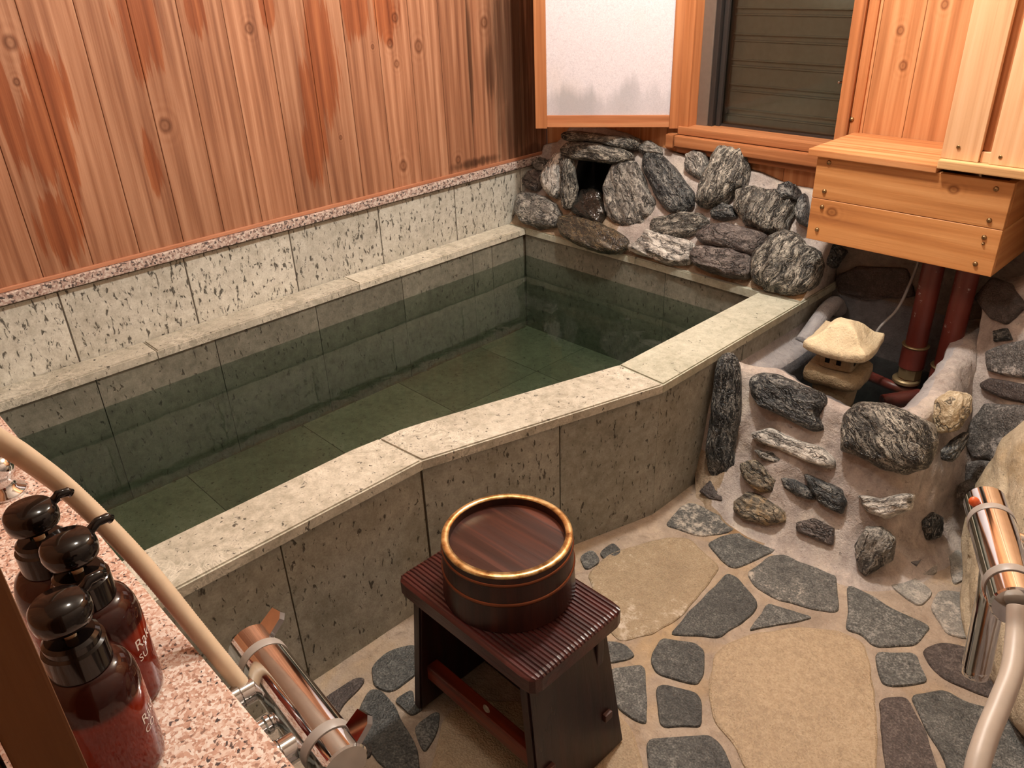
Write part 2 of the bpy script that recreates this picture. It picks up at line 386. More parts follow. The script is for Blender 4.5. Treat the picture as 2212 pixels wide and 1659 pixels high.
M_frameh = wood('window_rail_wood', (.23, .08, .03), (.40, .155, .06), (.55, .25, .11), 2, 0, 70, rough=.42, varamt=.25)
M_ceil = wood('ceiling_boards', (.50, .42, .33), (.62, .54, .44), (.70, .62, .52), 0, 1, 50, rough=.6)
M_post = wood('brown_post_wood', (.072, .027, .007), (.11, .042, .011), (.14, .058, .016), 1, 2, 50, rough=.5)
M_stool = wood('dark_lacquer_wood', (.020, .004, .0035), (.040, .007, .006), (.075, .013, .010), 1, 0, 45, rough=.22, varamt=.1, gloss=.5)
M_leg = wood('dark_lacquer_leg_wood', (.009, .0028, .0025), (.018, .0048, .004), (.035, .008, .006), 1, 2, 45, rough=.25, varamt=.1, gloss=.5)
M_rail_lit = wood('red_lit_rail_wood', (.05, .008, .004), (.10, .016, .006), (.2, .03, .01), 1, 0, 45, rough=.28, varamt=.1, gloss=.5)  # the stool's lacquer made redder; light on the rail painted into its colour
M_bucket = wood('bucket_stave_wood', (.011, .0032, .0022), (.024, .0062, .004), (.05, .012, .0065), 0, 2, 50, rough=.28, varamt=.5, gloss=.5)
M_disc = wood('bucket_base_wood', (.022, .0065, .0045), (.045, .012, .007), (.14, .034, .014), 0, 1, 55, rough=.25, varamt=.7, gloss=.5)
M_tile = tuff('tuff_wall_tile', (.46, .44, .37), (.61, .595, .52), (.74, .73, .65), amount=.585)
M_cope = tuff('tuff_coping', (.36, .335, .26), (.54, .51, .42), (.68, .65, .55), amount=.635, deposit=(.84, .80, .69), rough=.5)
M_cope2 = tuff('tuff_coping_clean', (.34, .34, .26), (.46, .46, .37), (.56, .56, .46), amount=.655, rough=.55)
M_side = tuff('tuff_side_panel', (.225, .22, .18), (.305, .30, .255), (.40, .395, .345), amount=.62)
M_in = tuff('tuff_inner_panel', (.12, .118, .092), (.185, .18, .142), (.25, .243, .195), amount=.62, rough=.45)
M_infl_lit = tuff('tuff_inner_floor_lit', (.20, .20, .155), (.28, .275, .215), (.36, .355, .29), amount=.62, rough=.5)  # same stone as the lining, lightened: light from above painted into the colour
M_grout = mortar('dark_grout', (.10, .085, .07), (.17, .15, .125))
M_grout2 = mortar('brown_grout', (.11, .085, .055), (.17, .135, .09))
M_gran = granite('grey_pink_granite', [(.0, (.035, .03, .03)), (.24, (.10, .08, .075)), (.36, (.36, .24, .2)), (.55, (.50, .38, .33)), (.75, (.62, .54, .48)), (.95, (.7, .64, .58))], 190, .4)
M_gran2 = granite('pink_granite', [(.0, (.03, .025, .025)), (.17, (.06, .045, .045)), (.24, (.44, .25, .18)), (.42, (.58, .36, .27)), (.60, (.70, .54, .45)), (.9, (.80, .73, .66))], 330, .3)
M_mort = mortar('pale_mortar', (.22, .185, .165), (.52, .46, .42), (.60, .53, .44))
M_mortw = mortar('wet_ochre_mortar', (.16, .11, .06), (.42, .33, .24), (.22, .12, .045))
M_mortg = mortar('grey_pond_mortar', (.10, .10, .105), (.20, .20, .21), rough=.55)
M_mortl = mortar('light_grey_mortar', (.26, .25, .255), (.40, .38, .38), rough=.55)
M_hole_shade = plain('black_hole_shade', (.002, .002, .002), .5, Specular_IOR_Level=.2)  # near-black: shade of the rockery hollow and lantern openings painted as colour
M_sd = schist('schist_dark', (.006, .007, .009), (.030, .035, .038), (.46, .46, .42), .76, .2, 30, .42, vein=.6)
M_ss = schist('schist_striped', (.006, .007, .007), (.044, .042, .037), (.68, .64, .54), .68, .09, 36, .45, vein=1.05)
M_sg = schist('schist_grey', (.022, .022, .021), (.12, .113, .102), (.60, .57, .50), .64, .35, 26, .48, vein=1.1)
M_sw = schist('schist_white', (.03, .03, .028), (.34, .32, .29), (.80, .77, .70), .54, .10, 36, vein=2.2)
M_sb = schist('brown_stone', (.026, .021, .020), (.10, .082, .076), (.36, .32, .29), .68, .25, 30, .5, vein=.7)
M_st = schist('tan_dark_stone', (.03, .028, .024), (.11, .095, .07), (.55, .46, .33), .60, .3, patch=(.55, .40, .22))
M_so = schist('ochre_quartz_stone', (.30, .22, .12), (.55, .45, .29), (.78, .7, .54), .60, .4, 20)
M_swet = schist('wet_black_stone', (.003, .003, .003), (.008, .0075, .006), (.03, .025, .016), .8, .3, rough=.10, spec=1.0, vein=.3, bump=.4)
M_swet2 = schist('wet_brown_stone', (.010, .010, .009), (.05, .045, .034), (.26, .19, .10), .70, .10, rough=.14, spec=.9, vein=.6, bump=.5)
M_fl = flag('grey_flagstone', (.028, .030, .029), (.092, .094, .088), (.27, .27, .25))
M_flc = flag('grey_flagstone_crusted', (.04, .041, .039), (.125, .125, .115), (.32, .31, .28), (.56, .50, .42))
M_flp = flag('pale_flagstone', (.16, .155, .14), (.27, .26, .235), (.38, .36, .32), (.55, .5, .44))
M_flb = flag('brown_flagstone', (.03, .024, .022), (.07, .055, .05), (.17, .14, .125))
M_fly = flag('sand_flagstone', (.33, .245, .155), (.44, .335, .215), (.53, .425, .29), rough=.42)
M_flyc = flag('sand_flagstone_crusted', (.33, .245, .15), (.46, .355, .225), (.55, .45, .31), (.68, .60, .50), rough=.45)
M_slab = flag('speckled_slab', (.05, .046, .042), (.16, .15, .14), (.45, .42, .39), (.5, .46, .42))
M_slabd = flag('dark_brown_slab', (.045, .036, .034), (.09, .072, .066), (.16, .13, .12))
M_fgrout = mortar('floor_grout', (.27, .21, .16), (.46, .38, .30), (.42, .30, .17))
M_boul = mortar('beige_boulder', (.36, .29, .19), (.58, .50, .37), (.35, .25, .13))
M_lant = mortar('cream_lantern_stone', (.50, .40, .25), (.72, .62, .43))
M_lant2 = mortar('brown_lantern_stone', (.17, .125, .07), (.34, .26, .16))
M_chrome = plain('chrome', (.66, .67, .68), .07, 1.0)
M_ringp = plain('grey_plastic', (.36, .33, .30), .4)
M_copper = NB('aged_copper')
_n = M_copper.noise(M_copper.obj(), 38, 5, .65); M_copper = M_copper.done(M_copper.ramp(_n, [(.3, (.15, .06, .022)), (.45, (.55, .32, .12)), (.6, (.85, .62, .30))]), .3, Metallic=.85)
M_hoop = plain('dull_copper', (.20, .065, .028), .35, .7)
M_hose = plain('beige_hose', (.62, .48, .33), .42)
M_hose2 = plain('grey_beige_hose', (.50, .43, .36), .42)
M_black = plain('glossy_black_plastic', (.006, .004, .0035), .10, Specular_IOR_Level=.4)
M_stem = plain('cream_plastic', (.62, .45, .28), .4)
M_brass = plain('brass_nail', (.30, .19, .09), .3, .9)
M_redp = None
_b = NB('red_pipe_paint'); _m = _b.noise(_b.obj(), 30, 5, .7)
M_redp = _b.done(_b.mix(_b.ramp(_m, [(.64, 0), (.67, 1)]), _b.mix(_b.ramp(_b.noise(_b.obj(), 8), [(.3, 0), (.7, 1)]), (.10, .018, .013), (.17, .035, .024)), (.36, .3, .27)), .4)
M_dull = plain('dull_brass_fitting', (.28, .21, .11), .45, .6)
M_cable = plain('grey_cable', (.22, .21, .20), .5)
M_orange = plain('orange_button', (.75, .13, .03), .35)
M_dark = plain('dark_window_frame', (.03, .026, .024), .4)
M_alu = plain('bronze_aluminium', (.20, .16, .13), .4, .3)
M_hinge = plain('black_iron', (.012, .011, .010), .4, .4)
M_shut = plain('dark_grey_shutter', (.40, .41, .36), .5)
M_white = plain('white_lettering', (.75, .70, .66), .5)
# washi paper with damp mark along the bottom
_b = NB('washi_paper'); _p = _b.obj(); _f = _b.noise(_p, 150, 4, .7, 1.5); _g = _b.noise(_p, 4, 3)
_z = _b.sep(_p)[2]; _edge = _b.math('SUBTRACT', _z, _b.math('MULTIPLY', _b.math('SUBTRACT', _b.noise(_b.map(_p, (9, 9, .5)), 1, 4, .6), .40), .33))
_dm = _b.math('MULTIPLY', _b.ramp(_edge, [(.02, 1), (.065, 0)]), _b.ramp(_b.noise(_b.map(_p, (4.3, 4.3, 1)), 1, 2), [(.38, .15), (.62, 1)]))
_c = _b.ramp(_f, [(.35, (.56, .52, .56)), (.6, (.70, .655, .69))]); _c = _b.mix(_b.ramp(_g, [(.55, 0), (.75, .3)]), _c, (.60, .50, .42))
M_paper = _b.done(_b.mix(_b.math('MULTIPLY', _dm, .7), _c, (.33, .32, .34)), .85)
# window glass, tinted bottles, water
def thin(name, tint, fac, rough=.03, ior=1.45):
    b = NB(name); nt = b.nt; tr = nt.nodes.new('ShaderNodeBsdfTransparent'); gl = nt.nodes.new('ShaderNodeBsdfGlossy'); mx = nt.nodes.new('ShaderNodeMixShader'); fr = nt.nodes.new('ShaderNodeFresnel')
    fr.inputs[0].default_value = ior; tr.inputs[0].default_value = (*tint, 1); gl.inputs['Roughness'].default_value = rough
    nt.links.new(b.math('MULTIPLY', fr.outputs[0], fac), mx.inputs[0]); nt.links.new(tr.outputs[0], mx.inputs[1]); nt.links.new(gl.outputs[0], mx.inputs[2]); nt.links.new(mx.outputs[0], b.out.inputs[0]); return b, gl, fr
M_glass = thin('window_glass', (.90, .91, .88), 1.0)[0].m
def water(name, tint, dens, acol, scat, scol):
    b, gl, fr = thin(name, tint, 1.0, .02, 1.33); nt = b.nt
    h = b.noise(b.map(b.obj(), (1, 1, 1)), 7, 3, .5, .6); n = b.bump(h, .05, .02)
    nt.links.new(n, gl.inputs['Normal']); nt.links.new(n, fr.inputs['Normal'])
    ab = nt.nodes.new('ShaderNodeVolumeAbsorption'); ab.inputs[0].default_value = (*acol, 1); ab.inputs[1].default_value = dens
    sc = nt.nodes.new('ShaderNodeVolumeScatter'); sc.inputs[0].default_value = (*scol, 1); sc.inputs[1].default_value = scat
    ad = nt.nodes.new('ShaderNodeAddShader'); nt.links.new(ab.outputs[0], ad.inputs[0]); nt.links.new(sc.outputs[0], ad.inputs[1]); nt.links.new(ad.outputs[0], b.out.inputs['Volume']); return b.m
M_water = water('green_bath_water', (.84, .88, .83), 2.0, (.45, .575, .47), .14, (.55, .64, .54))
M_pwater = water('pond_water', (.92, .94, .93), 2.5, (.35, .42, .40), .3, (.5, .6, .55))
_b = NB('amber_bottle'); _z = _b.sep(_b.obj())[2]
_n = _b.noise(_b.obj(), 14, 2)
_b.put(_b.bsdf.inputs['Base Color'], _b.mix(_b.ramp(_n, [(.4, 0), (.6, .4)]), _b.ramp(_z, [(.0, (.10, .018, .012)), (.045, (.17, .014, .006)), (.092, (.22, .018, .004)), (.098, (.028, .006, .004)), (.2, (.016, .006, .005))]), (.05, .006, .004)))  # red liquid and the glow through it painted into the opaque body colour
M_amber = _b.done(None, .06, Specular_IOR_Level=.35)
M_amberg = thin('amber_clear', (.36, .10, .06), 1.0)[0].m

# ------------------------------------------------------------------ room shell
YW = .20; XR = 2.42; YF = -2.75; ZC = 2.35; H = .42
S = lambda o: tag(o, kind='structure')
# left wall: boards, granite ledge, tuff tiles
bm = bmesh.new(); w = .1305; k0 = -1.773
for i in range(-8, 16):
    y0, y1 = max(k0 + i * w, YF), min(k0 + (i + 1) * w, YW)
    if y1 - y0 > .01: box(bm, (-.03, y0 + .0007, .672), (0, y1 - .0007, ZC), .0012, seg=1)
wl = S(mobj('wall_left', bm, M_wall))
bm = bmesh.new(); box(bm, (-.03, YF, .0), (-.0025, YW, .672), 0); S(mobj('wall_left_backing', bm, M_grout)); bpy.data.objects['wall_left_backing'].parent = wl
bm = bmesh.new(); box(bm, (-.03, YF, .638), (.016, YW, .668), .003); box(bm, (-.03, YF, .632), (.003, YW, .638), 0, mi=1)
S(mobj('trim_1', bm, [M_gran, M_grout2]))
bm = bmesh.new(); box(bm, (-.005, YF, .6685), (.006, YW, .680), .002); S(mobj('trim_2', bm, wood('skirting_strip', (.26, .10, .05), (.38, .16, .085), (.50, .24, .14), 2, 1, 60)))
bm = bmesh.new()
for i in range(-4, 8):
    y0, y1 = max(-1.752 + i * .358, YF), min(-1.752 + (i + 1) * .358, YW)
    if y1 - y0 > .01: box(bm, (-.02, y0 + .0022, .40), (.0, y1 - .0022, .6325), .001, seg=1)
S(mobj('wall_left_tiles', bm, M_tile)).parent = wl
# back wall around the window (x .70-1.235, z > .855)
bm = bmesh.new(); WX0, WX1, WZ0, WZ1 = .695, 1.233, .845, 1.75
bx = on(1890, 120, 1, YW).x; xs = [bx - .118 * k for k in range(12, 0, -1)] + [bx] + [bx + .118 * k for k in range(1, 12)]
for a, c in zip(xs, xs[1:]):
    a, c = max(a, 0), min(c, XR)
    if c - a < .004: continue
    def pl(x0, x1, z0, z1):
        if x1 - x0 > .003: box(bm, (x0 + .0006, YW, z0), (x1 - .0006, YW + .03, z1), .001, seg=1)
    if c <= WX0 or a >= WX1: pl(a, c, .0, ZC)
    else:
        r = random.random(); pl(a, c, .0, WZ0); pl(a, c, WZ1, ZC)
        if a < WX0: pl(a, WX0, WZ0, WZ1)
        if c > WX1: pl(WX1, c, WZ0, WZ1)
S(mobj('wall_back', bm, M_back))
# right wall, front wall, ceiling
bm = bmesh.new()
for i in range(-1, 24):
    y0, y1 = YF + i * .13, YF + (i + 1) * .13
    y0, y1 = max(y0, YF), min(y1, YW)
    if y1 - y0 > .01: box(bm, (XR, y0 + .0007, .9), (XR + .03, y1 - .0007, ZC), .001, seg=1)
box(bm, (XR, YF, 0), (XR + .03, YW, .9), 0, mi=1)
S(mobj('wall_right', bm, [wood('right_boards', (.40, .32, .25), (.52, .43, .35), (.60, .52, .43), 1, 2, 60, rough=.55, varamt=.15), M_mort]))
bm = bmesh.new()
for i in range(19):
    x0, x1 = i * .13, min((i + 1) * .13, XR)
    if x1 - x0 > .01: box(bm, (x0 + .0007, YF - .03, 0), (x1 - .0007, YF, ZC), .001, seg=1)
S(mobj('wall_front', bm, wood('cedar_front_boards', (.27, .098, .042), (.44, .19, .088), (.60, .32, .17), 0, 2, 60, rough=.55, varamt=.22)))
bm = bmesh.new()
for i in range(17):
    x0, x1 = i * .15, min((i + 1) * .15, XR)
    if x1 - x0 > .01: box(bm, (x0 + .001, YF, ZC), (x1 - .001, YW, ZC + .02), .001, seg=1)
S(mobj('ceiling', bm, M_ceil))
# brown door post at the near left
bm = bmesh.new(); e = at(100, 1450, .50)
box(bm, (e.x - .09, e.y - .030, .72), (e.x, e.y, ZC), .002); box(bm, (e.x - .09, e.y - .16, .72), (e.x - .012, e.y - .034, ZC), .002)
S(mobj('trim_3', bm, M_post))

# ------------------------------------------------------------------ window
win = S(bpy.data.objects.new('window_1', None)); C.objects.link(win); win.location = (.96, YW, WZ0); bpy.context.view_layer.update()
bm = bmesh.new(); box(bm, (WX0 - .035, YW - .022, WZ0 - .01), (WX0 + .006, YW + .10, WZ1), .003); box(bm, (WX1 - .004, YW - .016, WZ0 - .02), (WX1 + .034, YW + .10, WZ1), .003)
box(bm, (WX1 + .036, YW - .008, .70), (WX1 + .066, YW + .002, ZC - .3), .003, rnd=.9)
mobj('jamb', bm, M_frame, win)
bm = bmesh.new(); box(bm, (WX0 - .03, YW - .03, .822), (WX1 + .034, YW + .10, WZ0 + .004), .003); box(bm, (WX0 - .03, YW - .048, .782), (WX1 + .10, YW - .0, .82), .004); box(bm, (WX0 - .03, YW - .028, .760), (WX1 + .10, YW, .782), .002, rnd=0.)
box(bm, (WX0 - .065, YW - .05, .775), (WX0 - .035, YW - .002, .822), .003, rnd=.1)
box(bm, (WX0 - .035, YW - .02, WZ1), (WX1 + .034, YW + .1, WZ1 + .04), .003)
mobj('sill', bm, M_frameh, win)
bm = bmesh.new(); box(bm, (WX0 + .006, YW + .03, WZ0), (WX0 + .050, YW + .08, WZ1), .002); mobj('frame', bm, M_alu, win)
bm = bmesh.new(); box(bm, (WX0 + .050, YW + .035, WZ0), (WX0 + .068, YW + .09, WZ1), .002); box(bm, (WX0 + .072, YW + .05, WZ0), (WX0 + .088, YW + .09, WZ1), .002); box(bm, (WX0 + .05, YW + .06, WZ0 - .0), (WX1, YW + .09, WZ0 + .012), .001)
mobj('sash', bm, M_dark, win)
bm = bmesh.new(); box(bm, (WX0 + .086, YW + .062, WZ0), (WX1, YW + .066, WZ1)); mobj('glass', bm, M_glass, win)
bm = bmesh.new(); z = WZ0 - .02; pr = []
zs = WZ0 - .02
while zs < WZ1:
    pr += [(zs, .112), (zs + .052, .112), (zs + .055, .106), (zs + .058, .106), (zs + .060, .116), (zs + .073, .116), (zs + .075, .106), (zs + .078, .106)]; zs += .08
vs = [[bm.verts.new((x, YW + d, zz)) for zz, d in pr] for x in (WX0 - .02, WX1 + .06)]
for i in range(len(pr) - 1): bm.faces.new((vs[0][i], vs[1][i], vs[1][i + 1], vs[0][i + 1]))
mobj('shutter', bm, M_shut, win)
bm = bmesh.new(); p = on(1815, 176, 1, YW + .05); cyl(bm, p + Vector((.012, .015, 0)), p + Vector((0, -.012, -.002)), .004, 12, .001); mobj('catch', bm, M_chrome, win)
bm = bmesh.new(); p = on(1840, 258, 1, YW - .008); lathe(bm, [(0, .006), (.003, .0055), (.006, .003), (.0075, 0)], 16, axisM(p, (0, -1, 0))); mobj('nail', bm, M_brass, win)
# shoji shutter folded into the room
hb = on(1467, 278, 1, YW - .02); lb = on(1157, 278, 2, hb.z); ax = (lb - hb); Wd = ax.length; ax.normalize(); nr = ax.cross(Vector((0, 0, 1)))
if nr.dot(cam_loc - hb) < 0: nr = -nr
Ms = Matrix((ax, nr, Vector((0, 0, 1)))).transposed().to_4x4(); Ms.translation = hb
if Ms.to_3x3().determinant() < 0:
    pass
sh = empty('shoji_shutter', hb, 'hinged paper shutter with wooden frame standing open in front of the corner', 'shutter')
hh = .85
bm = bmesh.new(); box(bm, (0, -.03, 0), (.036, 0, hh), .002); mobj('stile', bm, M_frame, sh, matrix=Ms)
bm = bmesh.new(); box(bm, (Wd - .042, -.03, 0), (Wd, 0, hh), .002); mobj('stile', bm, M_frame, sh, matrix=Ms)
bm = bmesh.new(); box(bm, (.036, -.028, .004), (Wd - .042, -.001, .046), .002); M_rail = wood('shoji_rail_wood', (.34, .12, .045), (.52, .2, .085), (.62, .3, .14), 2, 0, 60, rough=.45); mobj('rail', bm, M_rail, sh, matrix=Ms)
bm = bmesh.new(); box(bm, (.036, -.028, hh - .05), (Wd - .042, -.001, hh), .002); mobj('rail', bm, M_rail, sh, matrix=Ms)
Mp = Ms.copy(); Mp.translation = hb + Vector((0, 0, .046))
bm = bmesh.new(); box(bm, (.034, -.012, -.002), (Wd - .04, -.008, hh - .09)); mobj('paper', bm, M_paper, sh, matrix=Mp)
bm = bmesh.new(); box(bm, (-.012, -.03, .10), (.002, -.004, .24), .002); cyl(bm, (-.006, -.004, .10), (-.006, -.004, .24), .007, 12, .001); mobj('hinge', bm, M_hinge, sh, matrix=Ms)

# ------------------------------------------------------------------ bathtub
tub = empty('stone_bathtub', (.6, -1.0, 0), 'long green stone bath with a pale worn rim and grey side panels', 'bathtub')
A, B, Cc, D, E2 = Vector((1.127, -2.098)), Vector((1.1285, -1.4035)), Vector((1.3122, -.763)), Vector((1.312, -.048)), Vector((1.312, YW - .002))
inn = [on(u, v, 2, H) for u, v in ((293, 1196), (838, 935), (1336, 787.5), (1637, 631))]
a_, b_, c_, d_ = [Vector((p.x, p.y)) for p in inn]; a_ = a_ + (a_ - b_).normalized() * .0; a_ = Vector((a_.x, -2.098)); XI = .10; YB = -.043
def poly3(bm, pts, z0, z1, r=None, bev=.004): prism(bm, [(p[0], p[1]) for p in pts], z0, z1, bev, r)
ZL = .394
def cope(pts, m): bm = bmesh.new(); poly3(bm, pts, ZL, H); mobj('coping_stone', bm, m, tub)
g = .0012
cuts = [-2.098, on(320, 745, 2, H).y, on(776, 612, 2, H).y, YB]
for y0, y1 in zip(cuts, cuts[1:]): cope([(.001, y0 + g), (XI, y0 + g), (XI, y1 - g), (.001, y1 - g)], M_cope)
cope([(.001, YB + g), (.66, YB + g), (.66, YW - .002), (.001, YW - .002)], M_cope2)
cope([(.662, YB + g), (d_.x, d_.y + g), (D.x, D.y + g), (E2.x, E2.y), (.662, YW - .002)], M_cope2)
cope([(c_.x, c_.y + g), (Cc.x, Cc.y + g), (D.x, D.y - g), (d_.x, d_.y - g)], M_cope2)
# the curved middle stone and the near stone (rounded inner bend)
bend = [b_ + (c_ - b_).normalized() * .10, b_ + (c_ - b_).normalized() * .03 + Vector((.003, 0)), b_ + (a_ - b_).normalized() * .03 + Vector((.003, 0)), b_ + (a_ - b_).normalized() * .10]
cope([c_, *bend[:2], *bend[2:3], B, Cc], M_cope)
cope([bend[2], bend[3], a_, A, B], M_cope)
# side panels on the outside
def off(p, q, d):
    t = (q - p).normalized(); return Vector((-t.y, t.x)) * d
def panels(bm, p, q, fr, z0, z1, d, thk, gap=.0018):
    n = off(p, q, 1)
    for f0, f1 in zip(fr, fr[1:]):
        L = (q - p).length; s = p.lerp(q, f0 + gap / L) + n * d; e = p.lerp(q, f1 - gap / L) + n * d
        prism(bm, [s, e, e + n * thk, s + n * thk], z0, z1, 0)
bm = bmesh.new(); ins = .010
yj = on(616, 1182, 2, ZL); fA = (yj.y - A.y) / (B.y - A.y)
panels(bm, A, B, [0, fA, 1], 0.0, ZL - .006, ins, .02)
jj = on(1216, 921, 2, ZL); fB = (Vector((jj.x, jj.y)) - B).dot((Cc - B).normalized()) / (Cc - B).length
panels(bm, B, Cc, [0, fB, 1], 0.0, ZL - .006, ins, .02); panels(bm, Cc, E2, [0, .42, 1], 0.0, ZL - .006, ins, .02)
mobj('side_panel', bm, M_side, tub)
bm = bmesh.new()
o2 = [A + Vector((-.014, 0)), B + Vector((-.0145, .002)), Cc + Vector((-.014, .002)), E2 + Vector((-.014, 0))]
i2 = [a_ + Vector((.012, 0)), b_ + Vector((.012, 0)), c_ + Vector((.012, 0)), d_ + Vector((.012, .0)), Vector((d_.x + .012, YW - .002))]
prism(bm, o2 + i2[::-1], 0.0, ZL - .002, 0); mobj('core', bm, M_grout2, tub)
# inner lining
ZF = -.02
bm = bmesh.new(); y = [-2.098, on(212, 830, 0, XI + .006).y, on(470, 745, 0, XI + .006).y, on(686, 665, 0, XI + .006).y, on(872, 605, 0, XI + .006).y, on(1025, 552, 0, XI + .006).y, on(1067, 540, 0, XI + .006).y, YB - .006]
for y0, y1 in zip(y, y[1:]): box(bm, (XI - .03, y0 + g, ZF), (XI - .006, y1 - g, ZL - .003))
xb = [XI - .006, on(1437, 600, 1, YB + .006).x, on(1437, 600, 1, YB + .006).x + .34, d_.x + .04]
for x0, x1 in zip(xb, xb[1:]): box(bm, (x0 + g, YB + .006, ZF), (x1 - g, YB + .03, ZL - .003))
ii = [a_, b_, c_, Vector((d_.x, YB + .006))]
for p, q in zip(ii, ii[1:]): panels(bm, p, q, [0, .5, 1], ZF, ZL - .003, -.0, .014)
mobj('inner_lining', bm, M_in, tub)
bm = bmesh.new(); box(bm, (-.002, -2.098, -.05), (XI - .02, YW - .002, ZL - .001)); box(bm, (XI - .02, YB + .014, -.05), (1.28, YW - .002, ZL - .001)); mobj('ledge_core', bm, M_grout2, tub)
bm = bmesh.new()
for i in range(-1, 6):
    for j in range(4):
        x0, x1, y0, y1 = XI - .02 + j * .34, XI - .02 + (j + 1) * .34, max(-2.1 + i * .42 + .1, -2.098), -2.1 + (i + 1) * .42 + .1
        box(bm, (x0 + .0015, y0 + .0015, ZF - .03), (min(x1, 1.28) - .0015, min(y1, YB + .01) - .0015, ZF))
mobj('inner_floor', bm, M_infl_lit, tub)
bm = bmesh.new(); box(bm, (XI - .02, -2.098, ZF - .05), (1.28, YB + .02, ZF - .003)); mobj('floor_bed', bm, M_grout2, tub)
# water
bm = bmesh.new(); wp = [Vector((XI - .008, -2.096)), a_ + Vector((.004, .002)), b_ + Vector((.004, 0)), c_ + Vector((.004, 0)), Vector((d_.x + .004, YB + .008)), Vector((XI - .008, YB + .008))]
prism(bm, wp, ZF - .001, .302, 0); tag(mobj('bath_water', bm, M_water), 'green tinted clear hot spring water filling the stone bath', 'water', kind='stuff')

# ------------------------------------------------------------------ rockery with spring mouth
rk = empty('rock_fountain', (.65, .08, H), 'mortared pile of dark schist rocks with a black spring mouth above the bath', 'rockery')
p0 = Vector((0, -.035, H)); nb = Vector((0, -.30, .195)).normalized()
prof = [(0, .70), (.08, .72), (.16, .80), (.30, .80), (.42, .79), (.50, .77), (.60, .755), (.75, .735), (.9, .735), (1.0, .725), (1.1, .70), (1.2, .70), (1.33, .68)]
def ztop(x):
    for (a, za), (c, zc) in zip(prof, prof[1:]):
        if x <= c: return za + (zc - za) * (x - a) / (c - a)
    return prof[-1][1]
# cavity outline on the bed
hole = [onpl(u, v, p0 + Vector((0, .01, 0)), nb) for u, v in T([(740, 440), (1190, 480), (1150, 720), (1050, 770), (860, 760), (800, 700)], .21095, 1080, 250)]
hc = sum(hole, Vector()) / len(hole)
bm = bmesh.new(); NX, NS = 150, 46; grid = []
for i in range(NX + 1):
    x = .003 + (1.305 - .003) * i / NX; zt = ztop(x); col = []
    for j in range(NS + 1):
        s = j / NS; y = -.03 + (.175 + .03) * s ** .95; zz = H + .001 + (zt - H) * s
        p = Vector((x, y, zz)); n1 = fnoise(p * 7) * .012 + fnoise(p * 26) * .004; p += nb * n1
        dh = max(abs(p.x - hc.x) / .088, abs((p.z - hc.z)) / .085)
        if dh < 1: p.y += .14 * min(1, (1 - dh) * 5); p.y = min(p.y, .192)
        if j == 0: p = Vector((x, -.036 + .006 * fnoise(p * 8), H + .0005))
        p.y = min(p.y, YW - .003); col.append(bm.verts.new(p))
    col.append(bm.verts.new((x, YW - .002, zt + .005))); col.append(bm.verts.new((x, YW - .002, H))); grid.append(col)
for i in range(NX):
    for j in range(len(grid[0]) - 1):
        f = bm.faces.new((grid[i][j], grid[i + 1][j], grid[i + 1][j + 1], grid[i][j + 1])); c = f.calc_center_median()
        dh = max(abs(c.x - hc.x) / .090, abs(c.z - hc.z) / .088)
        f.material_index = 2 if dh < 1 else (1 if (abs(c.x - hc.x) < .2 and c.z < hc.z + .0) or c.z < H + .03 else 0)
for col in (grid[0], grid[-1]): bm.faces.new(col)
mobj('mortar', bm, [M_mort, M_mortw, M_hole_shade], rk, smooth=True)
def rA(l, th, m, dy=0.0, n=nb, sd=0, **k): return rock(rk, T(l, .21095, 1080, 250), p0 + Vector((0, dy - .008, 0)), n, th, m, seed=sd, grow=1.12, **k)
def rB(l, th, m, dy=0.0, n=nb, sd=0, **k): return rock(rk, T(l, .2291, 1450, 280), p0 + Vector((0, dy - .008, 0)), n, th, m, seed=sd, grow=1.12, **k)
nv = Vector((.1, -.95, .25))
rock(rk, T([(680, 175), (800, 160), (1000, 185), (1200, 215), (1400, 215), (1425, 300), (1380, 380), (1290, 350), (1100, 290), (900, 275), (720, 280), (675, 230)], .21095, 1080, 250), (0, .10, .78), nv, .07, M_ss, seed=1, lean=0, back=.9)
rock(rk, T([(645, 350), (720, 275), (900, 275), (1100, 305), (1290, 350), (1345, 420), (1290, 475), (1170, 495), (1060, 480), (950, 462), (760, 445), (660, 395)], .21095, 1080, 250), (0, .045, .70), nv, .05, M_ss, seed=2, lean=-.05, back=1.3)
rock(rk, T([(600, 400), (670, 390), (690, 600), (670, 760), (620, 850), (530, 810), (455, 690), (450, 610), (520, 510)], .21095, 1080, 250), (0, .03, .6), nv, .055, M_sw, seed=3)
rock(rk, T([(670, 400), (745, 440), (765, 600), (790, 740), (770, 880), (720, 960), (675, 940), (655, 800), (668, 600)], .21095, 1080, 250), (0, .005, .6), nv, .04, M_ss, seed=4, amp=.13)
rA([(300, 590), (390, 560), (440, 620), (440, 700), (370, 765), (290, 745), (255, 680)], .03, M_sb, sd=5)
rA([(340, 510), (440, 445), (545, 470), (480, 570), (400, 575)], .03, M_sg, sd=6)
rA([(230, 830), (330, 818), (480, 850), (570, 920), (615, 1000), (560, 1130), (400, 1145), (260, 1095), (190, 980)], .05, M_sg, sd=7)
rock(rk, T([(590, 1090), (680, 1030), (850, 1060), (1050, 1120), (1200, 1190), (1300, 1260), (1290, 1340), (1180, 1405), (1000, 1385), (800, 1315), (640, 1225)], .21095, 1080, 250), (0, -.055, .45), (0, -.75, .66), .03, M_swet2, seed=8, lean=-.3, back=1.2)
rock(rk, T([(850, 785), (960, 762), (1055, 810), (1070, 920), (1080, 1010), (1000, 1115), (900, 1090), (745, 980), (800, 900)], .21095, 1080, 250), (0, .0, .5), (0, -.75, .66), .035, M_swet, seed=9)
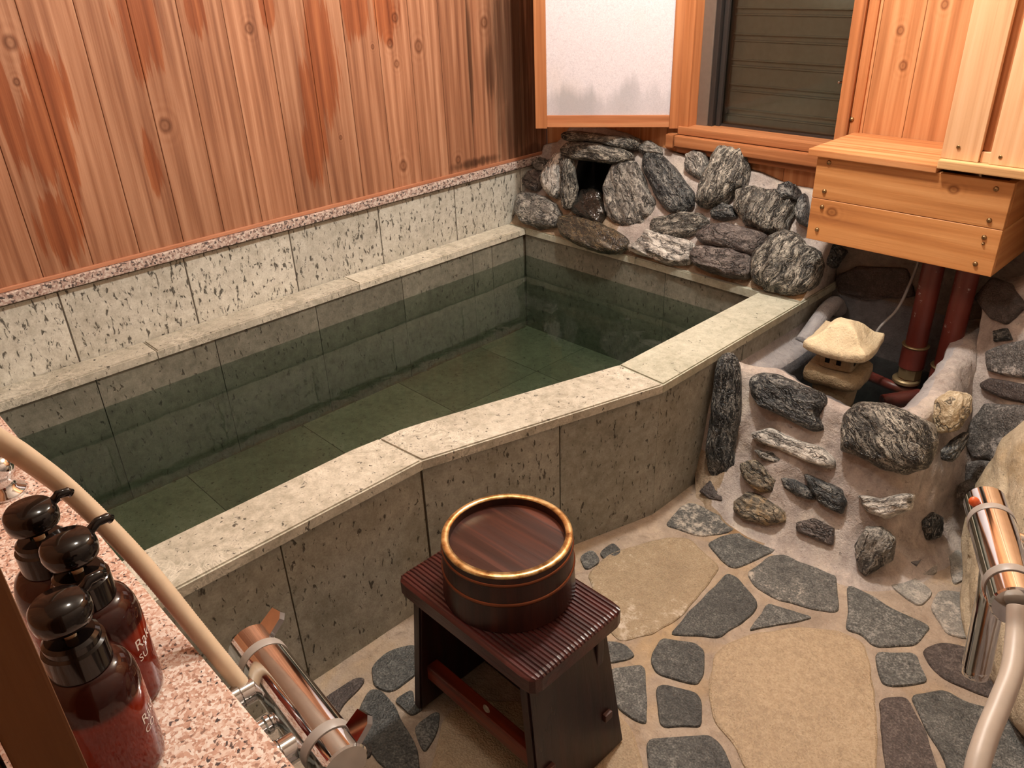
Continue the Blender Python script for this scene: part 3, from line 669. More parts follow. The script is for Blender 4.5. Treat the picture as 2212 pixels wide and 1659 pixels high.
rock(rk, T([(1160, 530), (1250, 488), (1390, 488), (1455, 600), (1515, 760), (1605, 870), (1605, 990), (1480, 1115), (1330, 1135), (1200, 1095), (1120, 970), (1095, 760)], .21095, 1080, 250), (0, .01, .55), nv, .05, M_sg, seed=10)
rA([(1490, 440), (1570, 402), (1680, 440), (1800, 560), (1880, 680), (1965, 780), (1965, 890), (1880, 965), (1780, 985), (1680, 920), (1600, 760), (1500, 560)], .045, M_sd, sd=11)
rA([(1460, 300), (1560, 275), (1650, 340), (1660, 400), (1560, 410), (1480, 405), (1430, 360)], .035, M_sg, sd=12)
rB([(160, 260), (240, 212), (325, 240), (355, 340), (300, 465), (220, 445), (150, 380)], .035, M_sg, sd=13)
rB([(420, 300), (500, 192), (640, 186), (705, 240), (715, 400), (690, 560), (600, 590), (500, 690), (400, 705), (350, 730), (280, 695), (300, 560), (340, 440), (390, 380)], .06, M_ss, sd=14, lean=1.45, amp=.13)
rB([(385, 780), (500, 708), (600, 740), (605, 830), (480, 855), (400, 835)], .03, M_sd, sd=15)
rB([(635, 600), (760, 555), (900, 600), (1050, 610), (1160, 560), (1200, 620), (1150, 740), (1090, 870), (1060, 970), (900, 960), (820, 905), (720, 885), (635, 760)], .055, M_ss, sd=16, lean=1.4, amp=.13)
rB([(1050, 560), (1140, 525), (1215, 580), (1195, 680), (1080, 710), (1020, 640)], .055, M_sd, dy=-.01, sd=17)
rB([(1190, 780), (1230, 670), (1280, 625), (1300, 760), (1280, 910), (1200, 865)], .04, M_sd, sd=18)
rock(rk, [(1409, 490), (1418, 475), (1480, 462), (1514, 463), (1529, 478), (1527, 491), (1491, 509), (1450, 517), (1415, 509)], p0, nb, .04, M_ss, seed=19)
rock(rk, [(1359, 535), (1385, 520), (1402, 500), (1450, 512), (1497, 525), (1499, 553), (1487, 570), (1447, 570), (1402, 555), (1371, 546)], p0 + Vector((0, -.015, 0)), nb, .04, M_sw, seed=20, lean=-.15, amp=.14, strat=.8)
rB([(260, 1010), (380, 918), (560, 908), (740, 958), (885, 1000), (840, 1105), (760, 1185), (640, 1165), (480, 1115), (330, 1085)], .05, M_sb, sd=21, dy=-.01, amp=.06)
rB([(255, 1130), (400, 1125), (600, 1160), (745, 1210), (740, 1290), (700, 1395), (560, 1395), (380, 1345), (250, 1285), (215, 1200)], .05, M_sb, sd=22, dy=-.015, strat=.8)
rock(rk, T([(940, 1030), (1060, 968), (1180, 995), (1260, 1090), (1395, 1150), (1425, 1280), (1370, 1440), (1250, 1535), (1100, 1555), (900, 1505), (785, 1420), (775, 1300), (795, 1180), (880, 1090)], .2291, 1450, 280), (1.2, .02, .5), (.2, -.85, .45), .075, M_ss, seed=23, lean=1.2, back=.9, ring=44, seg=130)
rock(rk, T([(1380, 1080), (1560, 1080), (1660, 1150), (1560, 1300), (1440, 1290)], .2291, 1450, 280), (1.28, .14, .5), (.3, -.8, .4), .05, M_sd, seed=24, back=.8)

# ------------------------------------------------------------------ pond wall
pd = empty('rock_pond', (1.6, -.45, 0), 'small pond with a low mortared rock wall beside the bath', 'pond')
ctl = [((1.300, -.555), (1.300, -.49), .385), ((1.36, -.575), (1.345, -.455), .36), ((1.45, -.60), (1.43, -.415), .345), ((1.56, -.625), (1.53, -.435), .335), ((1.70, -.61), (1.64, -.455), .335), ((1.80, -.60), (1.735, -.44), .335),
       ((1.872, -.54), (1.80, -.40), .335), ((1.90, -.40), (1.825, -.28), .345), ((1.93, -.22), (1.815, -.10), .36), ((1.95, -.02), (1.80, .05), .39), ((1.97, .195), (1.79, .195), .41)]
bs = spline([Vector((b[0], b[1], 0)) for b, t, z in ctl], 14); ts = spline([Vector((t[0], t[1], z)) for b, t, z in ctl], 14)
bm = bmesh.new(); grid = []
for i, (b, t) in enumerate(zip(bs, ts)):
    tn = (ts[min(i + 1, len(ts) - 1)] - ts[max(i - 1, 0)]); tn.z = 0; tn.normalize(); inw = Vector((-tn.y, tn.x, 0)); zt = t.z; row = []
    bl = Vector((b.x, b.y, 0)); tt = Vector((t.x, t.y, 0))
    row += [bl - inw * .085 + Vector((0, 0, -.004)), bl - inw * .05 + Vector((0, 0, .006)), bl - inw * .02 + Vector((0, 0, .018)), bl + inw * .004 + Vector((0, 0, .045))]
    for k in range(1, 15):
        f = k / 15; row.append(bl.lerp(tt, .06 + .94 * f) + Vector((0, 0, .045 + (zt - .06) * f)))
    row += [tt + inw * .006 + Vector((0, 0, zt - .006)), tt + inw * .025 + Vector((0, 0, zt)), tt + inw * .05 + Vector((0, 0, zt - .003)), tt + inw * .072 + Vector((0, 0, zt - .016)), tt + inw * .082 + Vector((0, 0, zt - .05))]
    for k in range(1, 6): row.append(tt + inw * .085 + Vector((0, 0, (zt - .05) * (1 - k / 5) - .02)))
    out = []
    for j, p in enumerate(row):
        d = fnoise(p * 6 + Vector((3, 1, 2))) * .022 + fnoise(p * 15 + Vector((1, 7, 2))) * .010 + fnoise(p * 30) * .004
        if j < 2: d *= .2
        if p.x < 1.33: d *= .3
        q = p - inw * d + Vector((0, 0, abs(d) * .3)); out.append(bm.verts.new(q))
    grid.append(out)
nin = len(grid[0])
for A0, B0 in zip(grid, grid[1:]):
    for j in range(nin - 1):
        f = bm.faces.new((A0[j], B0[j], B0[j + 1], A0[j + 1])); c = f.calc_center_median()
        f.material_index = 1 if (c.x < 1.40 and c.z < .10) or c.z < .012 and c.x < 1.6 else (2 if j >= nin - 8 else 0)
        if f.material_index == 2 and c.x > 1.70: f.material_index = 3
mobj('mortar', bm, [M_mort, M_mortw, M_mortg, M_mortl], pd, smooth=True)
pf0 = Vector((1.6, -.60, .04)); nf = Vector((0, -.30, .16)).normalized()
def rC(l, th, m, sd, p=pf0, n=nf, **k): return rock(pd, T(l, .4219, 1450, 560), p, n, th, m, seed=sd, **k)
rC([(235, 530), (300, 490), (350, 540), (357, 700), (352, 820), (322, 1000), (348, 1100), (330, 1165), (255, 1165), (198, 1080), (183, 960), (208, 800), (223, 650)], .035, M_sd, 31, p=Vector((1.34, -.55, .04)), n=Vector((.35, -.9, .15)), amp=.08)
rC([(420, 620), (480, 588), (560, 598), (680, 645), (775, 690), (785, 740), (745, 800), (785, 862), (720, 872), (600, 812), (470, 752), (423, 690)], .045, M_sd, 32)
rC([(905, 800), (970, 742), (1100, 745), (1230, 795), (1335, 850), (1355, 940), (1305, 1055), (1190, 1092), (1080, 1062), (960, 1000), (893, 980), (893, 880)], .065, M_ss, 33, amp=.07, lean=-.6, ring=44, seg=130)
rC([(415, 900), (520, 865), (640, 928), (760, 958), (835, 1030), (820, 1075), (700, 1035), (560, 972), (455, 935)], .035, M_sw, 34)
rC([(425, 975), (520, 988), (605, 1040), (565, 1055), (470, 1022)], .02, M_sg, 35)
rC([(358, 1050), (430, 1028), (500, 1080), (542, 1130), (530, 1192), (460, 1192), (378, 1122)], .03, M_st, 36)
rC([(343, 1240), (400, 1193), (480, 1218), (580, 1288), (592, 1340), (500, 1362), (400, 1332), (343, 1290)], .05, M_st, 37)
rC([(568, 1120), (640, 1128), (742, 1188), (732, 1232), (650, 1212), (588, 1172)], .022, M_sd, 38)
rC([(688, 1100), (780, 1138), (872, 1178), (892, 1240), (872, 1302), (760, 1242), (718, 1172)], .028, M_sd, 39)
rC([(955, 1200), (1080, 1228), (1200, 1198), (1245, 1208), (1222, 1282), (1110, 1325), (1018, 1292)], .035, M_sw, 40)
rC([(648, 1350), (730, 1328), (832, 1378), (822, 1462), (720, 1422), (650, 1392)], .02, M_sb, 41, p=Vector((1.6, -.62, .03)))
rC([(948, 1460), (1000, 1375), (1080, 1375), (1145, 1430), (1135, 1530), (1000, 1612), (958, 1560)], .04, M_sg, 42, p=Vector((1.85, -.585, .04)), n=Vector((.2, -.9, .3)))
ps0 = Vector((1.905, -.38, .08)); ns = Vector((.82, -.42, .38))
rC([(1290, 1340), (1340, 1298), (1382, 1320), (1362, 1420), (1300, 1432)], .02, M_sd, 43, p=ps0, n=ns)
rC([(1368, 720), (1430, 678), (1502, 690), (1492, 790), (1430, 872), (1368, 882), (1358, 800)], .04, M_so, 44, p=Vector((1.84, -.32, .30)), n=ns)
rC([(1388, 980), (1440, 928), (1512, 880), (1482, 960), (1420, 1032), (1388, 1022)], .022, M_sd, 45, p=ps0 + Vector((-.02, 0, .08)), n=ns)
rC([(1478, 1160), (1530, 1128), (1562, 1180), (1520, 1242), (1468, 1222)], .025, M_slab, 46, p=ps0 + Vector((.015, .1, .0)), n=ns)
rC([(148, 1190), (200, 1138), (302, 1208), (292, 1242), (200, 1232)], .012, M_slabd, 47, p=Vector((1.36, -.60, .02)), n=Vector((0, -.6, .8)))
# pond floor, back wall, shelf along the bath
bm = bmesh.new(); box(bm, (1.29, -.50, -.03), (1.92, YW, .02)); mobj('basin_floor', bm, M_mortg, pd)
bm = bmesh.new(); NXb = 40; gr = []
for i in range(NXb + 1):
    x = 1.30 + (2.05 - 1.30) * i / NXb; col = []
    for j in range(18):
        f = j / 17; z = .01 + f * .66; p = Vector((x, YW - .006 - .05 * max(0, .45 - f) , z)); p.y -= .012 * (fnoise(p * 7) + .4); p.y = min(p.y, YW - .003); col.append(bm.verts.new(p))
    gr.append(col)
for A0, B0 in zip(gr, gr[1:]):
    for j in range(17): f = bm.faces.new((A0[j], B0[j], B0[j + 1], A0[j + 1])); f.material_index = 0 if j < 10 else 1
mobj('back_render', bm, [M_mortg, mortar('brown_grey_render', (.12, .10, .085), (.24, .20, .17))], pd, smooth=True)
sb0 = Vector((1.6, .18, .4)); sn = Vector((0, -1, .1))
rC([(850, 90), (960, 40), (1200, 50), (1235, 185), (1000, 205), (865, 165)], .012, M_slabd, 48, p=sb0, n=sn, sq=.3)
bm = bmesh.new(); sp = [on(1592, 785, 0, 1.33), on(1745, 690, 0, 1.33)]; gr = []
for i in range(31):
    y = -.46 + (YW + .44) * i / 30; w0 = .075 + .008 * mnoise.noise(Vector((y * 9, 0, 0))); zz = .305 + .01 * mnoise.noise(Vector((0, y * 7, 1)))
    gr.append([bm.verts.new(Vector(p)) for p in ((1.300, y, zz + .03), (1.315, y, zz + .004), (1.302 + w0 * .7, y, zz), (1.302 + w0, y, zz - .012), (1.306 + w0, y, zz - .05), (1.306 + w0, y, .0))])
for A0, B0 in zip(gr, gr[1:]):
    for j in range(5): bm.faces.new((A0[j], B0[j], B0[j + 1], A0[j + 1])).material_index = 0 if j < 3 else 1
mobj('shelf', bm, [M_mortl, M_mortg], pd, smooth=True)
bm = bmesh.new(); prism(bm, [(1.30, -.44), (1.70, -.40), (1.76, -.30), (1.76, YW - .01), (1.30, YW - .01)], .015, .205); tag(mobj('pond_water', bm, M_pwater), 'dark still water lying in the small rock pond', 'water', kind='stuff')
# bank of slabs at the right of the pond
bk = empty('stone_bank', (1.95, 0, 0), 'sloping bank of flat speckled stones in mortar right of the pond', 'stone wall')
b1, b2, b3 = on(2060, 1110, 2, 0.), on(2212, 950, 0, 2.0), on(2212, 690, 0, 1.89)
bn = (b2 - b1).cross(b3 - b1).normalized()
if bn.dot(cam_loc - b1) < 0: bn = -bn
def bp(u, v): return onpl(u, v, b1, bn)
bm = bmesh.new(); gr = []
for i in range(41):
    col = []
    for j in range(41):
        s, t = i / 40, j / 40
        u = (2055 + 30 * t) * (1 - s) + 2420 * s; u0 = 2000 + (2180 - 2000) * t if False else 2045 + 80 * t
        u = u0 * (1 - s) + 2450 * s; v = (1130 * (1 - t) + 640 * t) * (1 - s) + (1030 * (1 - t) + 560 * t) * s
        p = bp(u, v); p = p + bn * (fnoise(p * 8) * .014 + fnoise(p * 30) * .003); p.y = min(p.y, YW - .004); p.x = min(p.x, XR - .004); p.z = max(p.z, -.004); col.append(bm.verts.new(p))
    gr.append(col)
for A0, B0 in zip(gr, gr[1:]):
    for j in range(40): bm.faces.new((A0[j], B0[j], B0[j + 1], A0[j + 1]))
top_ = [col[-1] for col in gr]; tb = [bm.verts.new((v.co.x, YW - .003, v.co.z + .01)) for v in top_]; rg = gr[-1]; rb_ = [bm.verts.new((XR - .003, v.co.y + .02 if v.co.y < .15 else v.co.y, v.co.z + .03)) for v in rg]
for i in range(40): bm.faces.new((top_[i], top_[i + 1], tb[i + 1], tb[i])); bm.faces.new((rg[i], rg[i + 1], rb_[i + 1], rb_[i]))
tc_ = bm.verts.new((XR - .003, YW - .003, top_[-1].co.z + .04)); bm.faces.new((top_[-1], rb_[-1], tc_, tb[-1]))
mobj('mortar', bm, M_mort, bk, smooth=True)
def rS(l, th, m, sd): return rock(bk, T(l, .4219, 1450, 560), b1 + bn * .002, bn, th, m, seed=sd, sq=.35, amp=.05, name='slab')
rS([(1620, 480), (1700, 445), (1900, 400), (1900, 620), (1700, 590), (1635, 570)], .022, M_slab, 51)
rS([(1590, 640), (1640, 612), (1880, 655), (1880, 750), (1700, 712), (1600, 665)], .016, M_slabd, 52)
rS([(1555, 830), (1620, 750), (1860, 760), (1860, 930), (1700, 1035), (1560, 1012), (1515, 930)], .022, M_slab, 53)
rS([(1508, 1050), (1600, 1028), (1700, 1050), (1565, 1185), (1508, 1140)], .018, M_slab, 54)
rS([(1658, 370), (1722, 355), (1745, 412), (1662, 424)], .015, M_sd, 55)
rS([(1560, 200), (1650, 100), (1740, 130), (1815, 240), (1720, 330), (1640, 300)], .018, M_slabd, 56)

# ------------------------------------------------------------------ floor
bm = bmesh.new(); L = rl(bm)
def stone(poly, mi, h=.005):
    pts = [on(u, v, 2, 0.) for u, v in poly]; pts = [Vector((p.x, p.y)) for p in pts]
    dense = []
    for i in range(len(pts)):
        a, c = pts[i], pts[(i + 1) % len(pts)]; m = max(1, int((c - a).length / .035)); dense += [a.lerp(c, k / m) for k in range(m)]
    pts = chaikin(dense, 2); o = []
    for p in pts:
        q = Vector((p.x, p.y, mi * 3.3)); o.append(p + Vector((mnoise.noise(q * 22), mnoise.noise(q * 22 + Vector((9, 9, 9))))) * .004)
    c = sum(o, Vector((0, 0))) / len(o)
    if sum(o[i].x * o[(i + 1) % len(o)].y - o[(i + 1) % len(o)].x * o[i].y for i in range(len(o))) < 0: o.reverse()
    r = random.random(); prev = None; rings = []
    for (f, z) in ((1.0, -.004), (.99, h * .55), (.965, h)):
        rings.append([bm.verts.new((c.x + (p.x - c.x) * f, c.y + (p.y - c.y) * f, z + (.0012 * mnoise.noise(Vector((p.x * 15, p.y * 15, z))) if z > 0 else 0))) for p in o])
    n = len(o)
    for A0, B0 in zip(rings, rings[1:]):
        for i in range(n): f = bm.faces.new((A0[i], A0[(i + 1) % n], B0[(i + 1) % n], B0[i])); f[L] = r; f.material_index = mi
    f = bm.faces.new(rings[-1]); f[L] = r; f.material_index = mi
FS = lambda l: T(l, .4123, 1300, 1050)
G4 = lambda l: T(l, .3973, 800, 1000)
stone([(1268, 1242), (1310, 1200), (1400, 1170), (1450, 1160), (1490, 1165), (1557, 1225), (1530, 1265), (1470, 1335), (1410, 1372), (1340, 1387), (1318, 1370), (1290, 1310)], 6)
stone(FS([(330, 210), (410, 110), (470, 90), (640, 170), (720, 230), (620, 255), (510, 270), (430, 240)]), 2)
stone(FS([(550, 300), (620, 265), (740, 250), (870, 290), (940, 325), (800, 400), (690, 440), (620, 390)]), 1)
stone(FS([(760, 460), (870, 370), (960, 360), (1050, 410), (1190, 450), (1230, 470), (1245, 670), (1100, 650), (920, 600), (800, 530)]), 2)
stone(FS([(600, 520), (650, 460), (710, 480), (820, 620), (790, 680), (630, 795), (350, 780), (430, 690)]), 1)
stone(FS([(860, 615), (1115, 695), (760, 765), (820, 700)]), 1)
stone(FS([(1285, 520), (1380, 560), (1500, 640), (1640, 700), (1730, 745), (1640, 840), (1420, 850), (1360, 780), (1275, 760)]), 1)
stone(FS([(1460, 480), (1550, 440), (1680, 510), (1740, 570), (1670, 640), (1580, 590)]), 3)
stone(FS([(1720, 640), (1760, 550), (1900, 560), (1960, 640), (1930, 810), (1800, 780)]), 3)
stone(FS([(580, 890), (640, 830), (800, 770), (1050, 740), (1250, 760), (1380, 830), (1410, 950), (1430, 1100), (1450, 1300), (1440, 1540), (1100, 1680), (780, 1540), (680, 1350), (580, 1230), (555, 1100)]), 5)
stone(FS([(265, 870), (310, 800), (480, 820), (540, 870), (530, 1000), (500, 1050), (290, 990), (255, 930)]), 1)
stone(FS([(280, 1060), (320, 1045), (490, 1080), (530, 1130), (535, 1265), (310, 1270), (285, 1160)]), 1)
stone(FS([(30, 960), (200, 935), (230, 960), (240, 1250), (200, 1250), (70, 1170), (30, 1050)]), 1)
stone(FS([(-40, 815), (110, 830), (180, 890), (140, 915), (20, 930), (-50, 930)]), 1)
stone(FS([(230, 1330), (560, 1305), (620, 1350), (690, 1500), (640, 1620), (280, 1620), (240, 1480)]), 1)
stone(FS([(1420, 875), (1640, 875), (1710, 1030), (1640, 1045), (1470, 1055), (1440, 980)]), 1)
stone(FS([(1665, 860), (1790, 820), (1930, 850), (2110, 960), (2060, 1120), (1950, 1090), (1800, 1020), (1720, 950)]), 4)
stone(FS([(1460, 1115), (1590, 1100), (1700, 1290), (1760, 1477), (1790, 1600), (1500, 1620), (1480, 1477), (1460, 1280)]), 4)
stone(FS([(1610, 1100), (1790, 1065), (1900, 1130), (2100, 1180), (2200, 1300), (2300, 1477), (2300, 1650), (1850, 1650), (1800, 1477), (1700, 1280)]), 1)
stone([(1250, 1205), (1280, 1188), (1302, 1215), (1265, 1237)], 1); stone([(1293, 1196), (1325, 1172), (1347, 1195), (1310, 1214)], 1)
stone(G4([(0, 1110), (110, 1020), (250, 990), (330, 1040), (250, 1160), (120, 1255), (20, 1220)]), 1)
stone([(798, 1489), (824, 1489), (852, 1520), (875, 1568), (903, 1620), (910, 1700), (848, 1680), (775, 1595), (770, 1540)], 1)
stone([(690, 1520), (767, 1466), (787, 1465), (785, 1481), (747, 1518), (722, 1556), (695, 1545)], 4)
stone(G4([(125, 1290), (230, 1230), (240, 1310), (300, 1340), (230, 1380), (180, 1340)]), 1)
stone(G4([(240, 1440), (380, 1340), (360, 1480), (300, 1590), (250, 1500)]), 1)
stone([(735, 1565), (765, 1563), (808, 1620), (795, 1645), (745, 1625)], 4); stone([(700, 1580), (725, 1575), (790, 1690), (760, 1750), (690, 1700)], 1)
stone(G4([(310, 1750), (390, 1400), (500, 1290), (800, 1300), (1340, 1330), (1440, 1480), (1490, 1659), (1400, 1850), (700, 1950)]), 5)
stone(FS([(1560, 400), (1680, 330), (1760, 370), (1760, 470), (1640, 470)]), 3); stone(FS([(1810, 350), (1880, 340), (1950, 470), (1840, 520)]), 3)
stone([(2160, 1560), (2190, 1530), (2260, 1600), (2250, 1640)], 3)
# further stones nearer than the frame
for (cx, cy, r0) in ((1.45, -1.95, .1), (1.75, -1.85, .13), (2.05, -1.75, .14), (2.1, -1.45, .12), (2.28, -1.55, .1), (1.95, -2.05, .13), (2.25, -2.0, .14), (2.2, -2.4, .16), (1.9, -2.4, .14), (2.25, -1.2, .1)):
    pts = []; nn = random.randint(5, 6); a0 = random.random() * 6
    for k in range(nn): a = a0 + 6.283 * k / nn; q = r0 * random.uniform(.85, 1.15); pts.append(Vector((cx + q * math.cos(a), cy + q * math.sin(a))))
    pts = chaikin(pts, 2); r = random.random(); mi = random.choice((1, 1, 4)); A0 = [bm.verts.new((p.x, p.y, -.003)) for p in pts]; B0 = [bm.verts.new((cx + (p.x - cx) * .97, cy + (p.y - cy) * .97, .005)) for p in pts]; n = len(pts)
    for i in range(n): f = bm.faces.new((A0[i], A0[(i + 1) % n], B0[(i + 1) % n], B0[i])); f[L] = r; f.material_index = mi
    f = bm.faces.new(B0); f[L] = r; f.material_index = mi
gr = []
for i in range(61):
    gr.append([bm.verts.new((1.08 + 1.34 * i / 60, YF + (YW - YF) * j / 120, .0015 * fnoise(Vector((i * .5, j * .5, 0))))) for j in range(121)])
for A0, B0 in zip(gr, gr[1:]):
    for j in range(120): bm.faces.new((A0[j], B0[j], B0[j + 1], A0[j + 1]))
S(mobj('floor', bm, [M_fgrout, M_fl, M_flc, M_flp, M_flb, M_fly, M_flyc]))
# boulder at the right
bd = tag(rock(None, [(2100, 1180), (2122, 1085), (2135, 1050), (2212, 945), (2330, 840), (2480, 900), (2480, 1450), (2300, 1620), (2205, 1560), (2180, 1500), (2125, 1420), (2110, 1330)], on(2125, 1420, 2, .0) + Vector((.02, .0, 0)), (-.80, -.50, .33), .06, M_boul, name='boulder', seed=61, back=1.5, seg=130, ring=40, amp=.06), 'large rough beige boulder at the right edge behind the faucet', 'boulder')

# ------------------------------------------------------------------ lantern
zl = .385
cs = [on(1728, 752, 2, zl), on(1864, 786, 2, zl), on(1912, 742, 2, zl)]; lc = (cs[0] + cs[2]) / 2; e1 = cs[0] - cs[1]; e2 = cs[2] - cs[1]
ang = math.atan2(-e1.y, -e1.x); la, lb2 = e1.length / 2, e2.length / 2; hw = (la + lb2) / 2 * 1.04
lc.z = 0; ln = empty('stone_lantern', (lc.x, lc.y, .02), 'small cream stone garden lantern with a wide roof standing in the pond', 'lantern')
ML = Matrix.Translation((lc.x, lc.y, 0)) @ Matrix.Rotation(ang, 4, 'Z')
def ring4(bm, prof, nn=10, jitter=.0, rnd_=.25):
    """stack of rounded squares: (half width, z, corner lift)"""
    rows = []
    for (h, z, lift) in prof:
        row = []
        for s in range(4):
            for k in range(nn):
                t = k / nn * 2 - 1; x, y = [(t, -1), (1, t), (-t, 1), (-1, -t)][s]
                rr = max(abs(x), abs(y)); ln_ = math.hypot(x, y); f = 1 - rnd_ * max(0, (ln_ - 1.15)) ; cor = max(0, (ln_ - 1.0) / .414)
                p = Vector((x * h * f, y * h * f, z + lift * cor ** 1.5)); p += Vector((mnoise.noise(p * 30), mnoise.noise(p * 30 + Vector((5, 5, 5))), mnoise.noise(p * 25 + Vector((2, 8, 1))))) * jitter
                row.append(bm.verts.new(p))
        rows.append(row)
    n = 4 * nn
    for A0, B0 in zip(rows, rows[1:]):
        for i in range(n): bm.faces.new((A0[i], A0[(i + 1) % n], B0[(i + 1) % n], B0[i]))
    bm.faces.new(rows[0][::-1]); bm.faces.new(rows[-1])
bm = bmesh.new(); h = hw
ring4(bm, [(h * .5, zl - .012, 0), (h * .93, zl - .008, .008), (h, zl - .003, .010), (h * 1.0, zl + .012, .011), (h * .97, zl + .018, .011), (h * .88, zl + .024, .008), (h * .72, zl + .034, .003), (h * .58, zl + .048, 0), (h * .44, zl + .064, 0), (h * .3, zl + .074, 0), (h * .14, zl + .079, 0)], 14, .003, .12)
mobj('roof', bm, M_lant, ln, smooth=True, matrix=ML)
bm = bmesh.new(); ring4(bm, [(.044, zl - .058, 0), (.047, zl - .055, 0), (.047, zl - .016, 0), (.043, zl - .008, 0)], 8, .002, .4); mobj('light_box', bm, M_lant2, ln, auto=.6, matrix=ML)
for s in range(4):
    Rz = Matrix.Rotation(s * math.pi / 2, 4, 'Z')
    for t in (-.022, .010):
        bm = bmesh.new(); box(bm, (t - .006, -.0485, zl - .040), (t + .007, -.0470, zl - .026), 0, M=Rz); mobj('opening_shade', bm, M_hole_shade, ln, matrix=ML)  # thin black plates; the shade inside the openings is painted on
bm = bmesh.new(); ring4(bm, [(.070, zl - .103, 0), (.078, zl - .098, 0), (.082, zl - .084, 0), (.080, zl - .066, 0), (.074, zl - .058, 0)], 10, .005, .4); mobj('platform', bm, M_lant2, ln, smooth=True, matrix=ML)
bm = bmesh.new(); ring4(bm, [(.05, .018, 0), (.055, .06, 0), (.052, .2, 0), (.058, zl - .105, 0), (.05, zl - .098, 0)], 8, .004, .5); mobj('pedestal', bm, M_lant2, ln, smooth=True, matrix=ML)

# ------------------------------------------------------------------ wooden pipe box, casing
YB0 = -.074; X0, X1 = 1.309, 1.812; Z0, Z1, ZM = .633, .872, .755
wb = empty('wooden_box', (1.56, .05, Z0), 'wide two-board wooden box on the back wall above the pond', 'box')
for z0, z1 in ((Z0, ZM - .0006), (ZM + .0006, Z1)):
    bm = bmesh.new(); box(bm, (X0, YB0, z0), (X1, YB0 + .02, z1), .0012, seg=1); mobj('front_board', bm, M_box, wb)
    bm = bmesh.new(); box(bm, (X1 - .02, YB0 + .0205, z0), (X1, YW - .002, z1), .0012, seg=1); M_bs = wood('box_side_wood', (.36, .14, .045), (.52, .22, .075), (.64, .33, .13), 2, 1, 45, rough=.45); mobj('side_board', bm, M_bs, wb)
    bm = bmesh.new(); box(bm, (X0, YB0 + .0205, z0), (X0 + .02, YW - .002, z1), .0012, seg=1); mobj('side_board', bm, M_bs, wb)
bm = bmesh.new(); box(bm, (X0 - .024, YB0 - .012, Z1 + .0005), (1.632, YW - .002, .892), .0025); mobj('lid', bm, M_lid, wb)
bm = bmesh.new(); box(bm, (X0 + .02, YB0 + .02, Z0 + .01), (X1 - .02, YW - .002, Z0 + .025)); mobj('bottom_board', bm, M_lid, wb)
for u, v in ((1791, 351), (1781, 413), (1776, 447), (1765, 496), (2152, 408), (2137, 476), (2126, 513), (2107, 570), (2124, 526)):
    p = on(u, v, 1, YB0); bm = bmesh.new(); r = .0066 if (u, v) != (2124, 526) else .004
    lathe(bm, [(0, .006), (r * .5, .0054), (r * .85, .0032), (r, 0)], 20, axisM(p, (0, -1, 0))); mobj('nail', bm, M_brass, wb, smooth=True)
pc = empty('pipe_casing', (1.85, 0, .89), 'tall pale cedar pipe casing rising from a ledge on the wooden box', 'pipe casing')
bm = bmesh.new(); box(bm, (1.634, YB0 - .022, .887), (2.40, YW - .002, .9085), .003); mobj('ledge', bm, M_ledge, pc)
xa = on(2030, 345, 1, YB0).x; xb_ = on(2112, 350, 1, YB0).x; xc_ = on(2136, 350, 1, YB0).x
bm = bmesh.new(); box(bm, (xa, YB0, .909), (xb_, YB0 + .018, ZC), .0015); mobj('board', bm, M_pale, pc)
bm = bmesh.new(); box(bm, (xc_, YB0 - .002, .909), (2.40, YB0 + .018, ZC), .0015); mobj('board', bm, M_pale, pc)
bm = bmesh.new(); box(bm, (xb_ - .01, YB0 + .019, .935), (xc_ + .01, YB0 + .03, ZC), .001); mobj('batten', bm, M_frame, pc)
bm = bmesh.new(); box(bm, (xb_ + .001, YB0 + .008, .909), (xc_ - .001, YB0 + .028, .934), .001); mobj('spacer_block', bm, M_pale, pc)['label'] = 'pale spacer block'
bm = bmesh.new(); box(bm, (xa, YB0 + .0185, .909), (xa + .018, YW - .002, ZC), .001); mobj('side_board', bm, M_pale, pc)
for u, v in ((2070, 318), (2161, 340)):
    bm = bmesh.new(); p = on(u, v, 1, YB0 - .002); lathe(bm, [(0, .001), (.002, .0012), (.0035, .0015), (.005, 0)], 16, axisM(p, (0, -1, 0))); mobj('screw', bm, M_brass, pc)

# ------------------------------------------------------------------ pond pipes
def vpipe(u0, v0, u1, v1, y, r, label, fit):
    a = on(u0, v0, 1, y); b = on(u1, v1, 1, y); x = (a.x + b.x) / 2; root = empty('red_pipe', (x, y, .03), label, 'pipe')
    bm = bmesh.new(); cyl(bm, (x, y, .03), (x, y, Z0 + .009), r, 32); mobj('tube', bm, M_redp, root, auto=.6)
    bm = bmesh.new(); cyl(bm, (x, y, b.z), (x, y, b.z + fit), r + .006, 32, .003); cyl(bm, (x, y, b.z + fit), (x, y, b.z + fit + .006), r + .009, 32, .002, mi=1); mobj('coupling', bm, [M_redp, M_dull], root, auto=.6)
    return root, x, b.z
r1, x1, zb1 = vpipe(2018, 600, 1962, 790, .08, .030, 'left of two dark red vertical pipes, with a brass fitting at the waterline', .07)
bm = bmesh.new(); cyl(bm, (x1, .08, zb1 - .035), (x1, .08, zb1 + .001), .034, 8, .003); cyl(bm, (x1 - .004, .076, zb1 - .052), (x1 - .004, .076, zb1 - .036), .040, 28, .004); mobj('brass_fitting', bm, M_dull, r1, auto=.6)
r2, x2, zb2 = vpipe(2093, 620, 2024, 826, .08, .030, 'right of two dark red vertical pipes, running straight into the pond', .055)
fp = empty('feed_pipe', (1.6, .0, .12), 'red pipe lying low across the pond behind the lantern', 'pipe')
bm = bmesh.new(); tube(bm, [on(1878, 812, 2, .19), on(1930, 835, 2, .19), on(1985, 852, 2, .18)], .016, 16); mobj('tube', bm, M_redp, fp, smooth=True)
